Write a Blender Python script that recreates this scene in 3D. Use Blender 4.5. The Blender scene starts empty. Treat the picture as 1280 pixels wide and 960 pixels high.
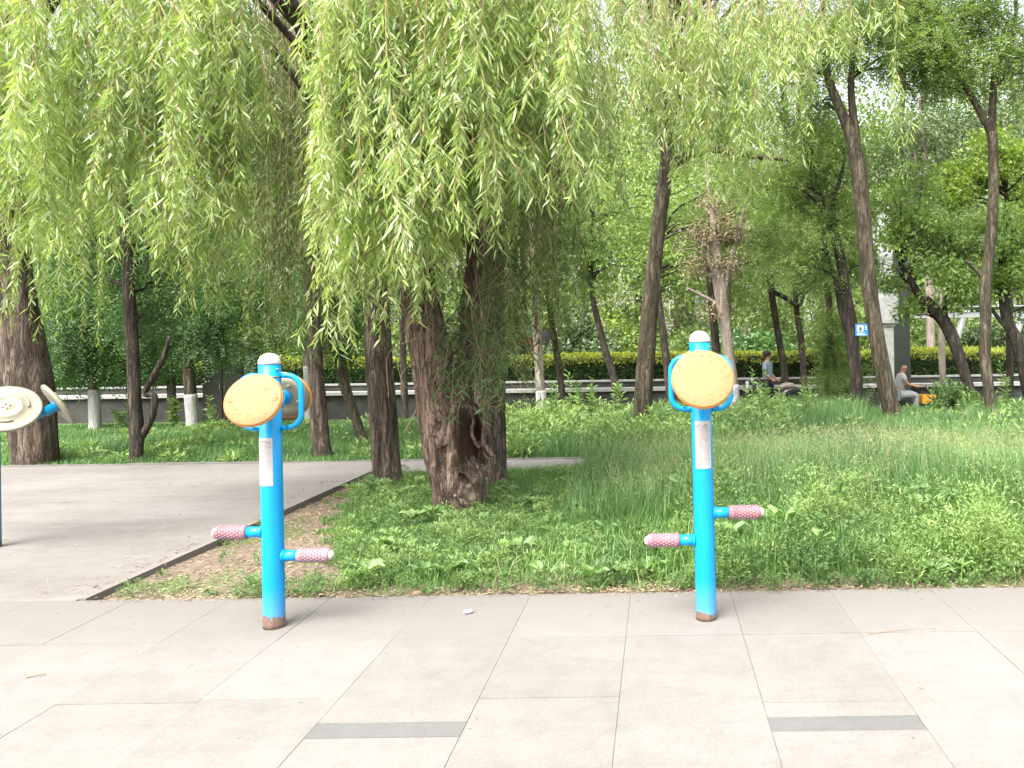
import bpy, bmesh, math, random
import numpy as np
from mathutils import Vector, Matrix

rng = np.random.default_rng(11)
random.seed(11)
SC = bpy.context.scene
COL = SC.collection
R = math.radians

# ------------------------------------------------------------------ camera model (photo pixels 1280x960)
F = 962.0
PPX, PPY = 821.0, 429.4
EYE = 1.5
ROLL = math.atan(0.0145)
CR, SR = math.cos(ROLL), math.sin(ROLL)

def unroll(px, py):
    dx, dy = px - PPX, py - PPY
    return dx * CR - dy * SR, dx * SR + dy * CR

def at(px, py, Y):
    x, y = unroll(px, py)
    return np.array([x * Y / F, Y, EYE - y * Y / F])

def ground(px, py, z=0.0):
    x, y = unroll(px, py)
    Y = (EYE - z) * F / y
    return np.array([x * Y / F, Y, z])

# ------------------------------------------------------------------ noise
def _hash(ix, iy, iz):
    h = (ix * 374761393 + iy * 668265263 + iz * 2147483647 * 31 + 1013904223) & 0xFFFFFFFF
    h = ((h ^ (h >> 13)) * 1274126177) & 0xFFFFFFFF
    h = (h ^ (h >> 16)) & 0xFFFFFFFF
    return h.astype(np.float64) / 4294967295.0

def vnoise(p):
    p = np.asarray(p, float)
    i = np.floor(p).astype(np.int64)
    f = p - i
    f = f * f * (3 - 2 * f)
    out = 0
    for a in (0, 1):
        for b in (0, 1):
            for c in (0, 1):
                w = (f[:, 0] if a else 1 - f[:, 0]) * (f[:, 1] if b else 1 - f[:, 1]) * (f[:, 2] if c else 1 - f[:, 2])
                out = out + w * _hash(i[:, 0] + a, i[:, 1] + b, i[:, 2] + c)
    return out

def fbm(p, o=3):
    p = np.asarray(p, float)
    s, a, t = 0, 1.0, 0
    for k in range(o):
        s = s + a * vnoise(p * (2 ** k) + 17.3 * k); t += a; a *= 0.5
    return s / t

def unit(v):
    return v / np.maximum(np.linalg.norm(v, axis=-1, keepdims=True), 1e-9)

# ------------------------------------------------------------------ objects
ORG = {}

def link(o):
    COL.objects.link(o)
    return o

def tag(o, label=None, cat=None, group=None, kind=None):
    if label: o['label'] = label
    if cat: o['category'] = cat
    if group: o['group'] = group
    if kind: o['kind'] = kind
    return o

def empty(name, loc, label, cat, group=None):
    o = link(bpy.data.objects.new(name, None))
    o.location = tuple(loc)
    o.empty_display_size = 0.2
    ORG[o.name] = np.array(loc, float)
    return tag(o, label, cat, group)

def mesh_obj(name, V, faces, mat, parent=None, smooth=False, loc=None):
    """V Nx3; faces: list of index arrays (each MxK). World coordinates; parented parts are made local."""
    V = np.asarray(V, np.float64)
    org = np.zeros(3)
    if parent is not None: org = ORG[parent.name]
    elif loc is not None: org = np.asarray(loc, float)
    V = V - org
    if not isinstance(faces, list): faces = [faces]
    faces = [np.asarray(f, np.int64) for f in faces if len(f)]
    me = bpy.data.meshes.new(name)
    me.vertices.add(len(V)); me.vertices.foreach_set('co', V.astype(np.float32).ravel())
    li = np.concatenate([f.ravel() for f in faces])
    cnt = np.concatenate([np.full(len(f), f.shape[1]) for f in faces])
    st = np.concatenate([[0], np.cumsum(cnt)[:-1]])
    me.loops.add(len(li)); me.loops.foreach_set('vertex_index', li.astype(np.int32))
    me.polygons.add(len(cnt)); me.polygons.foreach_set('loop_start', st.astype(np.int32))
    me.polygons.foreach_set('loop_total', cnt.astype(np.int32))
    me.polygons.foreach_set('use_smooth', np.full(len(cnt), bool(smooth)))
    me.update(calc_edges=True)
    me.validate()
    if mat is not None: me.materials.append(mat)
    o = link(bpy.data.objects.new(name, me))
    if parent is not None:
        o.parent = parent
        ORG[o.name] = org
    else:
        o.location = tuple(org)
        ORG[o.name] = org
    return o

class MB:
    """collects small hand-made pieces into one mesh"""
    def __init__(s): s.v = []; s.f = {}; s.n = 0
    def add(s, V, faces):
        V = np.asarray(V, float)
        for f in faces:
            f = np.asarray(f, np.int64)
            if len(f): s.f.setdefault(f.shape[1], []).append(f + s.n)
        s.v.append(V); s.n += len(V)
        return s
    def box(s, c, d, rz=0.0, M=None, bev=0.0):
        c = np.asarray(c, float); d = np.asarray(d, float) / 2
        if bev <= 0:
            V = np.array([[x, y, z] for x in (-1, 1) for y in (-1, 1) for z in (-1, 1)]) * d
            fs = [[[0, 1, 3, 2], [4, 6, 7, 5], [0, 4, 5, 1], [2, 3, 7, 6], [0, 2, 6, 4], [1, 5, 7, 3]]]
        else:
            bm = bmesh.new()
            bmesh.ops.create_cube(bm, size=1, matrix=Matrix.Diagonal((*(2 * d), 1)))
            bmesh.ops.bevel(bm, geom=bm.edges[:], offset=bev, segments=2, affect='EDGES', profile=.5)
            bm.verts.ensure_lookup_table()
            V = np.array([v.co[:] for v in bm.verts])
            fd = {}
            for f in bm.faces: fd.setdefault(len(f.verts), []).append([v.index for v in f.verts])
            bm.verts.index_update()
            fd = {}
            for f in bm.faces: fd.setdefault(len(f.verts), []).append([v.index for v in f.verts])
            fs = list(fd.values()); bm.free()
        if M is not None: V = V @ np.asarray(M).T
        if rz:
            cr, sr = math.cos(rz), math.sin(rz)
            V = V @ np.array([[cr, -sr, 0], [sr, cr, 0], [0, 0, 1]]).T
        return s.add(V + c, fs)
    def tube(s, pts, rad, n=10, cap=True):
        V, fs = tube(pts, rad, n, cap)
        return s.add(V, fs)
    def lathe(s, prof, c, axis=(0, 0, 1), n=32):
        """prof [(r, h)], revolved about axis through c"""
        ax = unit(np.array(axis, float)); u = np.cross(ax, [0, 1, 0.013]); u = unit(u); w = np.cross(ax, u)
        th = np.linspace(0, 2 * math.pi, n, endpoint=False)
        V = []
        for r, h in prof:
            V.append(np.asarray(c) + h * ax + r * (np.cos(th)[:, None] * u + np.sin(th)[:, None] * w))
        V = np.concatenate(V)
        q = []
        for k in range(len(prof) - 1):
            for i in range(n):
                j = (i + 1) % n
                q.append([k * n + i, k * n + j, (k + 1) * n + j, (k + 1) * n + i])
        f = [q]
        capA = [list(range(n))[::-1]] if prof[0][0] > 1e-6 else []
        capB = [[(len(prof) - 1) * n + i for i in range(n)]] if prof[-1][0] > 1e-6 else []
        if capA or capB: f.append(capA + capB)
        return s.add(V, f)
    def build(s, name, mat, parent=None, smooth=False, loc=None):
        return mesh_obj(name, np.concatenate(s.v), [np.concatenate(f) for f in s.f.values()], mat, parent, smooth, loc)

def frames(P):
    T = np.gradient(P, axis=0); T = unit(T)
    ref = np.array([0.0, 1.0, 0.0]) if abs(T[:, 1]).mean() < 0.8 else np.array([1.0, 0.0, 0.0])
    U = unit(np.cross(np.cross(T, ref), T)); W = np.cross(T, U)
    return T, U, W

def tube(pts, rad, n=10, cap=True):
    P = np.asarray(pts, float); m = len(P)
    rad = np.full(m, rad) if np.isscalar(rad) else np.asarray(rad, float)
    T, U, W = frames(P)
    th = np.linspace(0, 2 * math.pi, n, endpoint=False)
    V = (P[:, None] + rad[:, None, None] * (np.cos(th)[None, :, None] * U[:, None] + np.sin(th)[None, :, None] * W[:, None])).reshape(-1, 3)
    i = np.arange(n); j = (i + 1) % n
    q = np.concatenate([np.stack([k * n + i, k * n + j, (k + 1) * n + j, (k + 1) * n + i], 1) for k in range(m - 1)])
    fs = [q]
    if cap: fs.append(np.array([i[::-1], (m - 1) * n + i]))
    return V, fs

def spline(pts, m):
    """Catmull-Rom through rows of pts (any width)"""
    P = np.asarray(pts, float)
    P = np.vstack([2 * P[0] - P[1], P, 2 * P[-1] - P[-2]])
    L = len(P) - 3
    t = np.linspace(0, L - 1e-6, m); i = t.astype(int); f = (t - i)[:, None]
    a, b, c, d = P[i], P[i + 1], P[i + 2], P[i + 3]
    return 0.5 * (2 * b + (c - a) * f + (2 * a - 5 * b + 4 * c - d) * f ** 2 + (3 * b - a - 3 * c + d) * f ** 3)

# ------------------------------------------------------------------ materials
def new_mat(name):
    m = bpy.data.materials.new(name); m.use_nodes = True
    nt = m.node_tree; nt.nodes.clear()
    return m, nt, nt.nodes.new('ShaderNodeOutputMaterial')

def ramp(nt, fac, stops):
    n = nt.nodes.new('ShaderNodeValToRGB'); cr = n.color_ramp
    while len(cr.elements) > 1: cr.elements.remove(cr.elements[-1])
    cr.elements[0].position = stops[0][0]; cr.elements[0].color = (*stops[0][1], 1)
    for p, c in stops[1:]:
        e = cr.elements.new(p); e.color = (*c, 1)
    nt.links.new(fac, n.inputs['Fac'])
    return n.outputs['Color']

def coords(nt, kind='Object', scale=(1, 1, 1)):
    tc = nt.nodes.new('ShaderNodeTexCoord'); mp = nt.nodes.new('ShaderNodeMapping')
    mp.inputs['Scale'].default_value = scale
    nt.links.new(tc.outputs[kind], mp.inputs['Vector'])
    return mp.outputs['Vector']

def noise(nt, vec, scale, detail=4, rough=0.55, dist=0.0):
    n = nt.nodes.new('ShaderNodeTexNoise')
    n.inputs['Scale'].default_value = scale; n.inputs['Detail'].default_value = detail
    n.inputs['Roughness'].default_value = rough; n.inputs['Distortion'].default_value = dist
    nt.links.new(vec, n.inputs['Vector'])
    return n.outputs['Fac']

def mixc(nt, fac, a, b, mode='MIX'):
    n = nt.nodes.new('ShaderNodeMix'); n.data_type = 'RGBA'; n.blend_type = mode
    for sock, v in ((n.inputs[0], fac), (n.inputs[6], a), (n.inputs[7], b)):
        if isinstance(v, (int, float)): sock.default_value = v
        elif isinstance(v, tuple): sock.default_value = (*v, 1)
        else: nt.links.new(v, sock)
    return n.outputs[2]

def math_n(nt, op, a, b=0.0, c=None):
    n = nt.nodes.new('ShaderNodeMath'); n.operation = op
    for k, v in enumerate((a, b) if c is None else (a, b, c)):
        if isinstance(v, (int, float)): n.inputs[k].default_value = v
        else: nt.links.new(v, n.inputs[k])
    return n.outputs[0]

def bump(nt, h, strength=0.3, dist=0.01):
    n = nt.nodes.new('ShaderNodeBump'); n.inputs['Strength'].default_value = strength
    n.inputs['Distance'].default_value = dist
    nt.links.new(h, n.inputs['Height'])
    return n.outputs['Normal']

def principled(nt, out, col, rough=0.6, normal=None, spec=0.4, metal=0.0, coat=0.0):
    p = nt.nodes.new('ShaderNodeBsdfPrincipled')
    if isinstance(col, tuple): p.inputs['Base Color'].default_value = (*col, 1)
    else: nt.links.new(col, p.inputs['Base Color'])
    if isinstance(rough, (int, float)): p.inputs['Roughness'].default_value = rough
    else: nt.links.new(rough, p.inputs['Roughness'])
    p.inputs['Specular IOR Level'].default_value = spec
    p.inputs['Metallic'].default_value = metal
    p.inputs['Coat Weight'].default_value = coat
    if normal is not None: nt.links.new(normal, p.inputs['Normal'])
    nt.links.new(p.outputs[0], out.inputs['Surface'])
    return p

def mat_simple(name, col, rough=0.6, var=0.12, scale=8, bmp=0.0, spec=0.4):
    m, nt, out = new_mat(name)
    v = coords(nt); n = noise(nt, v, scale, 5)
    lo = tuple(c * (1 - var) for c in col); hi = tuple(min(1, c * (1 + var)) for c in col)
    c = ramp(nt, n, [(0.3, lo), (0.7, hi)])
    nm = bump(nt, noise(nt, v, scale * 8, 3), bmp, 0.004) if bmp else None
    principled(nt, out, c, rough, nm, spec)
    return m

def mat_leaf(name, cols, trans=0.35, clump=1.2, dark=0.6, gloss=0.06):
    gloss *= 0.5
    m, nt, out = new_mat(name)
    g = nt.nodes.new('ShaderNodeNewGeometry')
    k = len(cols)
    c = ramp(nt, g.outputs['Random Per Island'], [(i / max(1, k - 1), cols[i]) for i in range(k)])
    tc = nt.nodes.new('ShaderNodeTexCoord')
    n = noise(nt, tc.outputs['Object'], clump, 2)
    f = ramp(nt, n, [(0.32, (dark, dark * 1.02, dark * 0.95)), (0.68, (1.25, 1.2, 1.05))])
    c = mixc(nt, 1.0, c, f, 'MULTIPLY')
    d = nt.nodes.new('ShaderNodeBsdfDiffuse'); nt.links.new(c, d.inputs['Color'])
    t = nt.nodes.new('ShaderNodeBsdfTranslucent')
    c2 = mixc(nt, 1.0, c, (1.15, 1.25, 0.6), 'MULTIPLY'); nt.links.new(c2, t.inputs['Color'])
    mx = nt.nodes.new('ShaderNodeMixShader'); mx.inputs[0].default_value = trans
    nt.links.new(d.outputs[0], mx.inputs[1]); nt.links.new(t.outputs[0], mx.inputs[2])
    gl = nt.nodes.new('ShaderNodeBsdfGlossy'); gl.inputs['Roughness'].default_value = 0.42
    gl.inputs['Color'].default_value = (0.9, 0.95, 0.9, 1)
    m2 = nt.nodes.new('ShaderNodeMixShader'); m2.inputs[0].default_value = gloss
    nt.links.new(mx.outputs[0], m2.inputs[1]); nt.links.new(gl.outputs[0], m2.inputs[2])
    nt.links.new(m2.outputs[0], out.inputs['Surface'])
    return m

def mat_bark(name, c1, c2, c3, scale=14, bm=0.9, patch=None):
    m, nt, out = new_mat(name)
    v = coords(nt, 'Object', (1, 1, 0.16))
    n = noise(nt, v, scale, 6, 0.62, 0.6)
    v2 = coords(nt, 'Object', (1, 1, 0.6)); n2 = noise(nt, v2, scale * 0.25, 4)
    n3 = noise(nt, v2, scale * 5, 3)
    vr = coords(nt, 'Object', (1, 1, 0.13)); nr = noise(nt, vr, scale * 1.5, 4, 0.6, 1.0)
    rd_ = math_n(nt, 'ABSOLUTE', math_n(nt, 'SUBTRACT', nr, 0.5))
    fis = nt.nodes.new('ShaderNodeMapRange'); fis.inputs[1].default_value = 0.0; fis.inputs[2].default_value = 0.07
    nt.links.new(rd_, fis.inputs[0]); fis = fis.outputs[0]
    c = ramp(nt, n, [(0.30, c1), (0.52, c2), (0.72, c3)])
    c = mixc(nt, math_n(nt, 'MULTIPLY', math_n(nt, 'SUBTRACT', 1.0, fis), 0.75), c, c1)
    c = mixc(nt, 0.55, c, ramp(nt, n2, [(0.3, (0.55, 0.55, 0.55)), (0.7, (1.3, 1.28, 1.22))]), 'MULTIPLY')
    c = mixc(nt, 0.4, c, ramp(nt, n3, [(0.35, (0.6, 0.6, 0.6)), (0.65, (1.3, 1.3, 1.3))]), 'MULTIPLY')
    h = math_n(nt, 'ADD', math_n(nt, 'ADD', n, math_n(nt, 'MULTIPLY', n3, 0.35)), math_n(nt, 'MULTIPLY', fis, 0.6))
    if patch:
        tc = nt.nodes.new('ShaderNodeTexCoord')
        for (ctr, sc, pc) in patch:
            mp = nt.nodes.new('ShaderNodeMapping')
            mp.vector_type = 'POINT'
            mp.inputs['Scale'].default_value = tuple(1 / s for s in sc)
            mp.inputs['Location'].default_value = tuple(-a / s for a, s in zip(ctr, sc))
            nt.links.new(tc.outputs['Object'], mp.inputs['Vector'])
            ln = nt.nodes.new('ShaderNodeVectorMath'); ln.operation = 'LENGTH'
            nt.links.new(mp.outputs[0], ln.inputs[0])
            dd = math_n(nt, 'ADD', ln.outputs['Value'], math_n(nt, 'MULTIPLY', math_n(nt, 'SUBTRACT', n, 0.5), 2.2))
            mk = nt.nodes.new('ShaderNodeMapRange'); mk.inputs[1].default_value = 1.15; mk.inputs[2].default_value = 0.85
            nt.links.new(dd, mk.inputs[0])
            c = mixc(nt, mk.outputs[0], c, pc)
    principled(nt, out, c, 0.9, bump(nt, h, bm, 0.02), 0.15)
    return m

M = {}
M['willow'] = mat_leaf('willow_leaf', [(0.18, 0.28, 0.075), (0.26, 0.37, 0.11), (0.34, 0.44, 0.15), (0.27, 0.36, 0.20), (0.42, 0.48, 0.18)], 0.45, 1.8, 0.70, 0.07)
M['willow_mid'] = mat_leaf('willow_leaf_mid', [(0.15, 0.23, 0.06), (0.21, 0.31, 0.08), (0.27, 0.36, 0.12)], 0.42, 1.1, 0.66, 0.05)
M['willow_shade_tint'] = mat_leaf('willow_leaf_shade_tint', [(0.075, 0.11, 0.038), (0.105, 0.145, 0.05), (0.135, 0.18, 0.068)], 0.38, 1.0, 0.6, 0.04)  # canopy shade of the rear willows put into a darker olive leaf colour
M['locust'] = mat_leaf('locust_leaf', [(0.13, 0.21, 0.07), (0.18, 0.26, 0.09), (0.24, 0.31, 0.12)], 0.45, 0.9, 0.6, 0.05)
M['locust_dark'] = mat_leaf('locust_dark_leaf', [(0.07, 0.15, 0.055), (0.095, 0.19, 0.07), (0.13, 0.23, 0.09)], 0.4, 0.8, 0.55, 0.06)
M['maple'] = mat_leaf('maple_leaf', [(0.17, 0.28, 0.085), (0.23, 0.34, 0.11), (0.30, 0.39, 0.16)], 0.45, 0.8, 0.55, 0.05)
M['gold'] = mat_leaf('golden_leaf', [(0.18, 0.27, 0.06), (0.24, 0.32, 0.07), (0.15, 0.25, 0.06)], 0.35, 0.7, 0.65, 0.04)
M['far'] = mat_leaf('far_leaf', [(0.14, 0.21, 0.075), (0.19, 0.27, 0.09), (0.25, 0.33, 0.14)], 0.42, 0.35, 0.5, 0.04)
M['far_blue'] = mat_leaf('far_grey_leaf', [(0.09, 0.14, 0.07), (0.12, 0.17, 0.09), (0.15, 0.20, 0.11)], 0.3, 0.4, 0.55, 0.05)
M['dry_leaf'] = mat_leaf('dry_seed_leaf', [(0.20, 0.16, 0.12), (0.26, 0.21, 0.16), (0.30, 0.25, 0.20), (0.15, 0.16, 0.09)], 0.2, 1.2, 0.6, 0.02)
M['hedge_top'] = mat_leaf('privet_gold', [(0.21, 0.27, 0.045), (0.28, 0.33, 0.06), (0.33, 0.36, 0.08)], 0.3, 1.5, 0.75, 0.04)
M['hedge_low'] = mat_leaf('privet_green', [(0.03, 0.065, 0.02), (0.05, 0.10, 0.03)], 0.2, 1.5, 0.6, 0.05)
M['grass'] = mat_leaf('grass_blade', [(0.07, 0.17, 0.05), (0.095, 0.215, 0.06), (0.135, 0.25, 0.075), (0.19, 0.29, 0.10)], 0.33, 1.3, 0.72, 0.04)
M['grass_tall'] = mat_leaf('tall_grass_blade', [(0.065, 0.165, 0.055), (0.09, 0.20, 0.07), (0.13, 0.23, 0.09), (0.185, 0.265, 0.14)], 0.33, 0.7, 0.7, 0.04)
M['weed'] = mat_leaf('weed_leaf', [(0.07, 0.155, 0.06), (0.10, 0.195, 0.07), (0.14, 0.235, 0.085), (0.19, 0.275, 0.105)], 0.35, 1.6, 0.7, 0.05)
M['weed_light'] = mat_leaf('light_weed_leaf', [(0.145, 0.245, 0.085), (0.195, 0.295, 0.10), (0.25, 0.34, 0.13)], 0.35, 1.5, 0.75, 0.05)
M['broad'] = mat_leaf('broad_leaf', [(0.09, 0.18, 0.06), (0.13, 0.23, 0.08), (0.18, 0.28, 0.10)], 0.28, 2.0, 0.8, 0.07)
M['litter'] = mat_leaf('dry_litter', [(0.13, 0.09, 0.07), (0.22, 0.17, 0.13), (0.32, 0.27, 0.21), (0.22, 0.155, 0.12), (0.28, 0.25, 0.17)], 0.1, 2.0, 0.75, 0.02)
M['straw'] = mat_leaf('straw', [(0.24, 0.26, 0.15), (0.30, 0.31, 0.19), (0.19, 0.25, 0.11)], 0.2, 2.0, 0.8, 0.02)
M['twig'] = mat_simple('willow_twig', (0.27, 0.19, 0.11), 0.7, 0.25, 6)
M['twig_dark'] = mat_simple('dark_twig', (0.055, 0.045, 0.03), 0.85, 0.25, 6)
M['bark'] = mat_bark('grey_brown_bark', (0.035, 0.027, 0.020), (0.125, 0.10, 0.078), (0.23, 0.19, 0.155))
M['bark_dark'] = mat_bark('dark_bark', (0.025, 0.021, 0.018), (0.07, 0.06, 0.049), (0.135, 0.115, 0.095))
M['bark_olive'] = mat_bark('olive_bark', (0.035, 0.030, 0.020), (0.10, 0.087, 0.062), (0.18, 0.155, 0.115))
M['bark_pale'] = mat_bark('pale_bark', (0.16, 0.13, 0.11), (0.27, 0.23, 0.20), (0.36, 0.32, 0.28), 10, 0.5)
M['lime'] = mat_bark('limewash', (0.30, 0.295, 0.29), (0.43, 0.425, 0.42), (0.52, 0.515, 0.51), 10, 0.4)

# ------------------------------------------------------------------ leaves
def lance(P, D, L, W, droop=0.15, fold=0.25, side=None):
    """willow-like leaf: 6 verts, 4 tris. P base, D direction"""
    n = len(P)
    if side is None: side = rng.normal(size=(n, 3))
    S = unit(np.cross(D, side)); N = np.cross(S, D)
    L = np.broadcast_to(L, n)[:, None]; W = np.broadcast_to(W, n)[:, None]
    dz = np.array([0, 0, -1.0])
    a = P; m1 = P + D * L * 0.33 + dz * L * droop * 0.15; m2 = P + D * L * 0.68 + dz * L * droop * 0.5; t = P + D * L + dz * L * droop
    w1 = W * 0.5; w2 = W * 0.4
    V = np.stack([a, m1 + S * w1 + N * w1 * fold, m1 - S * w1 + N * w1 * fold, m2 + S * w2 + N * w2 * fold, m2 - S * w2 + N * w2 * fold, t], 1).reshape(-1, 3)
    b = (np.arange(n) * 6)[:, None]
    Fc = np.concatenate([b + np.array([[0, 1, 2]]), b + np.array([[1, 3, 2]]), b + np.array([[2, 3, 4]]), b + np.array([[3, 5, 4]])])
    return V, Fc

def diamond(P, D, L, W, fold=0.2, side=None):
    """small leaf: 4 verts, 2 tris"""
    n = len(P)
    if side is None: side = rng.normal(size=(n, 3))
    S = unit(np.cross(D, side)); N = np.cross(S, D)
    L = np.broadcast_to(L, n)[:, None]; W = np.broadcast_to(W, n)[:, None]
    m = P + D * L * 0.45
    V = np.stack([P, m + S * W * 0.5 + N * W * fold, P + D * L, m - S * W * 0.5 + N * W * fold], 1).reshape(-1, 3)
    b = (np.arange(n) * 4)[:, None]
    return V, np.concatenate([b + np.array([[0, 1, 2]]), b + np.array([[0, 2, 3]])])

def broadleaf(P, D, L, W, up=None):
    """rounder leaf, 8 verts"""
    n = len(P)
    if up is None: up = np.tile([0, 0, 1.0], (n, 1)) + rng.normal(size=(n, 3)) * 0.3
    S = unit(np.cross(D, up)); N = np.cross(S, D)
    L = np.broadcast_to(L, n)[:, None]; W = np.broadcast_to(W, n)[:, None]
    def row(t, w, lift): return [P + D * L * t + S * W * w + N * W * 0.18, P + D * L * t - N * L * lift, P + D * L * t - S * W * w + N * W * 0.18]
    r1 = row(0.2, 0.38, 0.0); r2 = row(0.5, 0.5, 0.02); r3 = row(0.8, 0.32, 0.08)
    V = np.stack([P] + r1 + r2 + r3 + [P + D * L - N * L * 0.2], 1).reshape(-1, 3)
    b = (np.arange(n) * 11)[:, None]
    T = [[0, 1, 2], [0, 2, 3], [7, 10, 8], [8, 10, 9], [1, 4, 5], [1, 5, 2], [2, 5, 6], [2, 6, 3], [4, 7, 8], [4, 8, 5], [5, 8, 9], [5, 9, 6]]
    return V, np.concatenate([b + np.array([t]) for t in T])

def join(parts):
    V, Fs, n = [], {}, 0
    for v, f in parts:
        f = f if isinstance(f, list) else [f]
        for x in f:
            x = np.asarray(x)
            if len(x): Fs.setdefault(x.shape[1], []).append(x + n)
        V.append(v); n += len(v)
    return np.concatenate(V), [np.concatenate(x) for x in Fs.values()]

# ------------------------------------------------------------------ trunks
def trunk_geo(pts, n=28, m=60, amp=0.10, ridge=5.0, along=1.5, seed=0.0):
    """pts rows x,y,z,r"""
    S = spline(pts, m); P, r = S[:, :3], np.maximum(S[:, 3], 0.003)
    T, U, W = frames(P)
    th = np.linspace(0, 2 * math.pi, n, endpoint=False)
    s = np.concatenate([[0], np.cumsum(np.linalg.norm(np.diff(P, axis=0), axis=1))])
    cs, sn = np.cos(th), np.sin(th)
    q = np.stack([np.tile(cs * ridge, m) * 0.5, np.tile(sn * ridge, m) * 0.5, np.repeat(s * along, n)], 1) + seed
    d = 1 + amp * 2 * (fbm(q, 3) - 0.5)
    q2 = np.stack([np.tile(cs, m), np.tile(sn, m), np.repeat(s * 0.9, n)], 1) + seed * 1.7
    d = d + amp * 1.4 * (vnoise(q2) - 0.5)
    rr = np.repeat(r, n) * d
    V = np.repeat(P, n, 0) + rr[:, None] * (np.tile(cs, m)[:, None] * np.repeat(U, n, 0) + np.tile(sn, m)[:, None] * np.repeat(W, n, 0))
    i = np.arange(n); j = (i + 1) % n
    qd = np.concatenate([np.stack([k * n + i, k * n + j, (k + 1) * n + j, (k + 1) * n + i], 1) for k in range(m - 1)])
    return V, [qd, np.array([i[::-1], (m - 1) * n + i])], S

def pxpts(lst, Y):
    """[(px,py,width_px[,dY])] -> rows x,y,z,r"""
    out = []
    for e in lst:
        y = Y + (e[3] if len(e) > 3 else 0)
        p = at(e[0], e[1], y); out.append([*p, e[2] * 0.5 * y / F])
    return np.array(out)

def flare(pts, zground, k=1.35):
    """sink the root into the ground and widen it"""
    p = pts.copy(); b = p[0].copy()
    d = unit(p[0, :3] - p[1, :3])
    low = b.copy(); low[2] = zground - 0.12; low[0] += d[0] * 0.1; low[3] = b[3] * k
    return np.vstack([low, p])

# ------------------------------------------------------------------ crowns
def sprays(C, Rr, count, K=11, leaf=0.05, wid=0.02, spray=0.32, flat=0.6, droop=0.35):
    """compound-leaf sprays in an ellipsoidal clump"""
    u = unit(rng.normal(size=(count, 3))) * (rng.random((count, 1)) ** 0.45)
    p0 = C + u * np.array([Rr, Rr, Rr * flat])
    d = unit(u * 0.8 + rng.normal(size=(count, 3)) * 0.6 + np.array([0, 0, -droop]))
    sd = unit(np.cross(d, rng.normal(size=(count, 3)) * 0.4 + np.array([0, 0, 1])))
    ln = spray * (0.6 + 0.7 * rng.random((count, 1)))
    t = np.linspace(0.1, 1, K)
    P = (p0[:, None] + d[:, None] * ln[:, None] * t[None, :, None] + np.array([0, 0, -1]) * (ln[:, None] * 0.25 * t[None, :, None] ** 2)).reshape(-1, 3)
    sgn = np.where(np.arange(K) % 2 == 0, 1, -1)
    D = (d[:, None] * 0.45 + sd[:, None] * sgn[None, :, None] + rng.normal(size=(count, K, 3)) * 0.25).reshape(-1, 3)
    D = unit(D + np.array([0, 0, -0.15]))
    n = len(P)
    L = leaf * (0.7 + 0.6 * rng.random(n)); W = wid * (0.8 + 0.5 * rng.random(n))
    up = np.repeat(np.cross(sd, d), K, 0) + rng.normal(size=(n, 3)) * 0.35
    return diamond(P, D, L, W, 0.15, up)

def tufts(C, Rr, count, leaf=0.12, wid=0.07, flat=0.75):
    u = unit(rng.normal(size=(count, 3))) * (rng.random((count, 1)) ** 0.4)
    P = C + u * np.array([Rr, Rr, Rr * flat])
    D = unit(u * 0.5 + rng.normal(size=(count, 3)) * 0.7 + np.array([0, 0, -0.25]))
    L = leaf * (0.6 + 0.8 * rng.random(count)); W = wid * (0.7 + 0.6 * rng.random(count))
    up = np.tile([0, 0, 1.0], (count, 1)) + rng.normal(size=(count, 3)) * 0.7
    return diamond(P, D, L, W, 0.15, up)

def twigs_to(Sp, targets, r0=0.02, r1=0.005, sag=0.1):
    """thin limbs from the nearest-below trunk point to each target"""
    parts = []
    P = Sp[:, :3]
    for tpt in targets:
        w = np.linalg.norm(P - tpt, axis=1) + np.where(P[:, 2] > tpt[2] - 0.15, 1.5, 0)
        k = int(np.argmin(w)); a = P[k]
        L = np.linalg.norm(tpt - a)
        mid = (a + tpt) / 2 + np.array([rng.normal() * 0.08, rng.normal() * 0.08, 0.12]) * L
        c = spline(np.array([a, mid, tpt]), 8)
        c[1:-1] += rng.normal(size=(6, 3)) * 0.02 * L
        rr = np.linspace(min(Sp[k, 3] * 0.55, r0 + 0.012 * L), r1, 8)
        parts.append(tube(c, rr, 6))
    return parts

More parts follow.
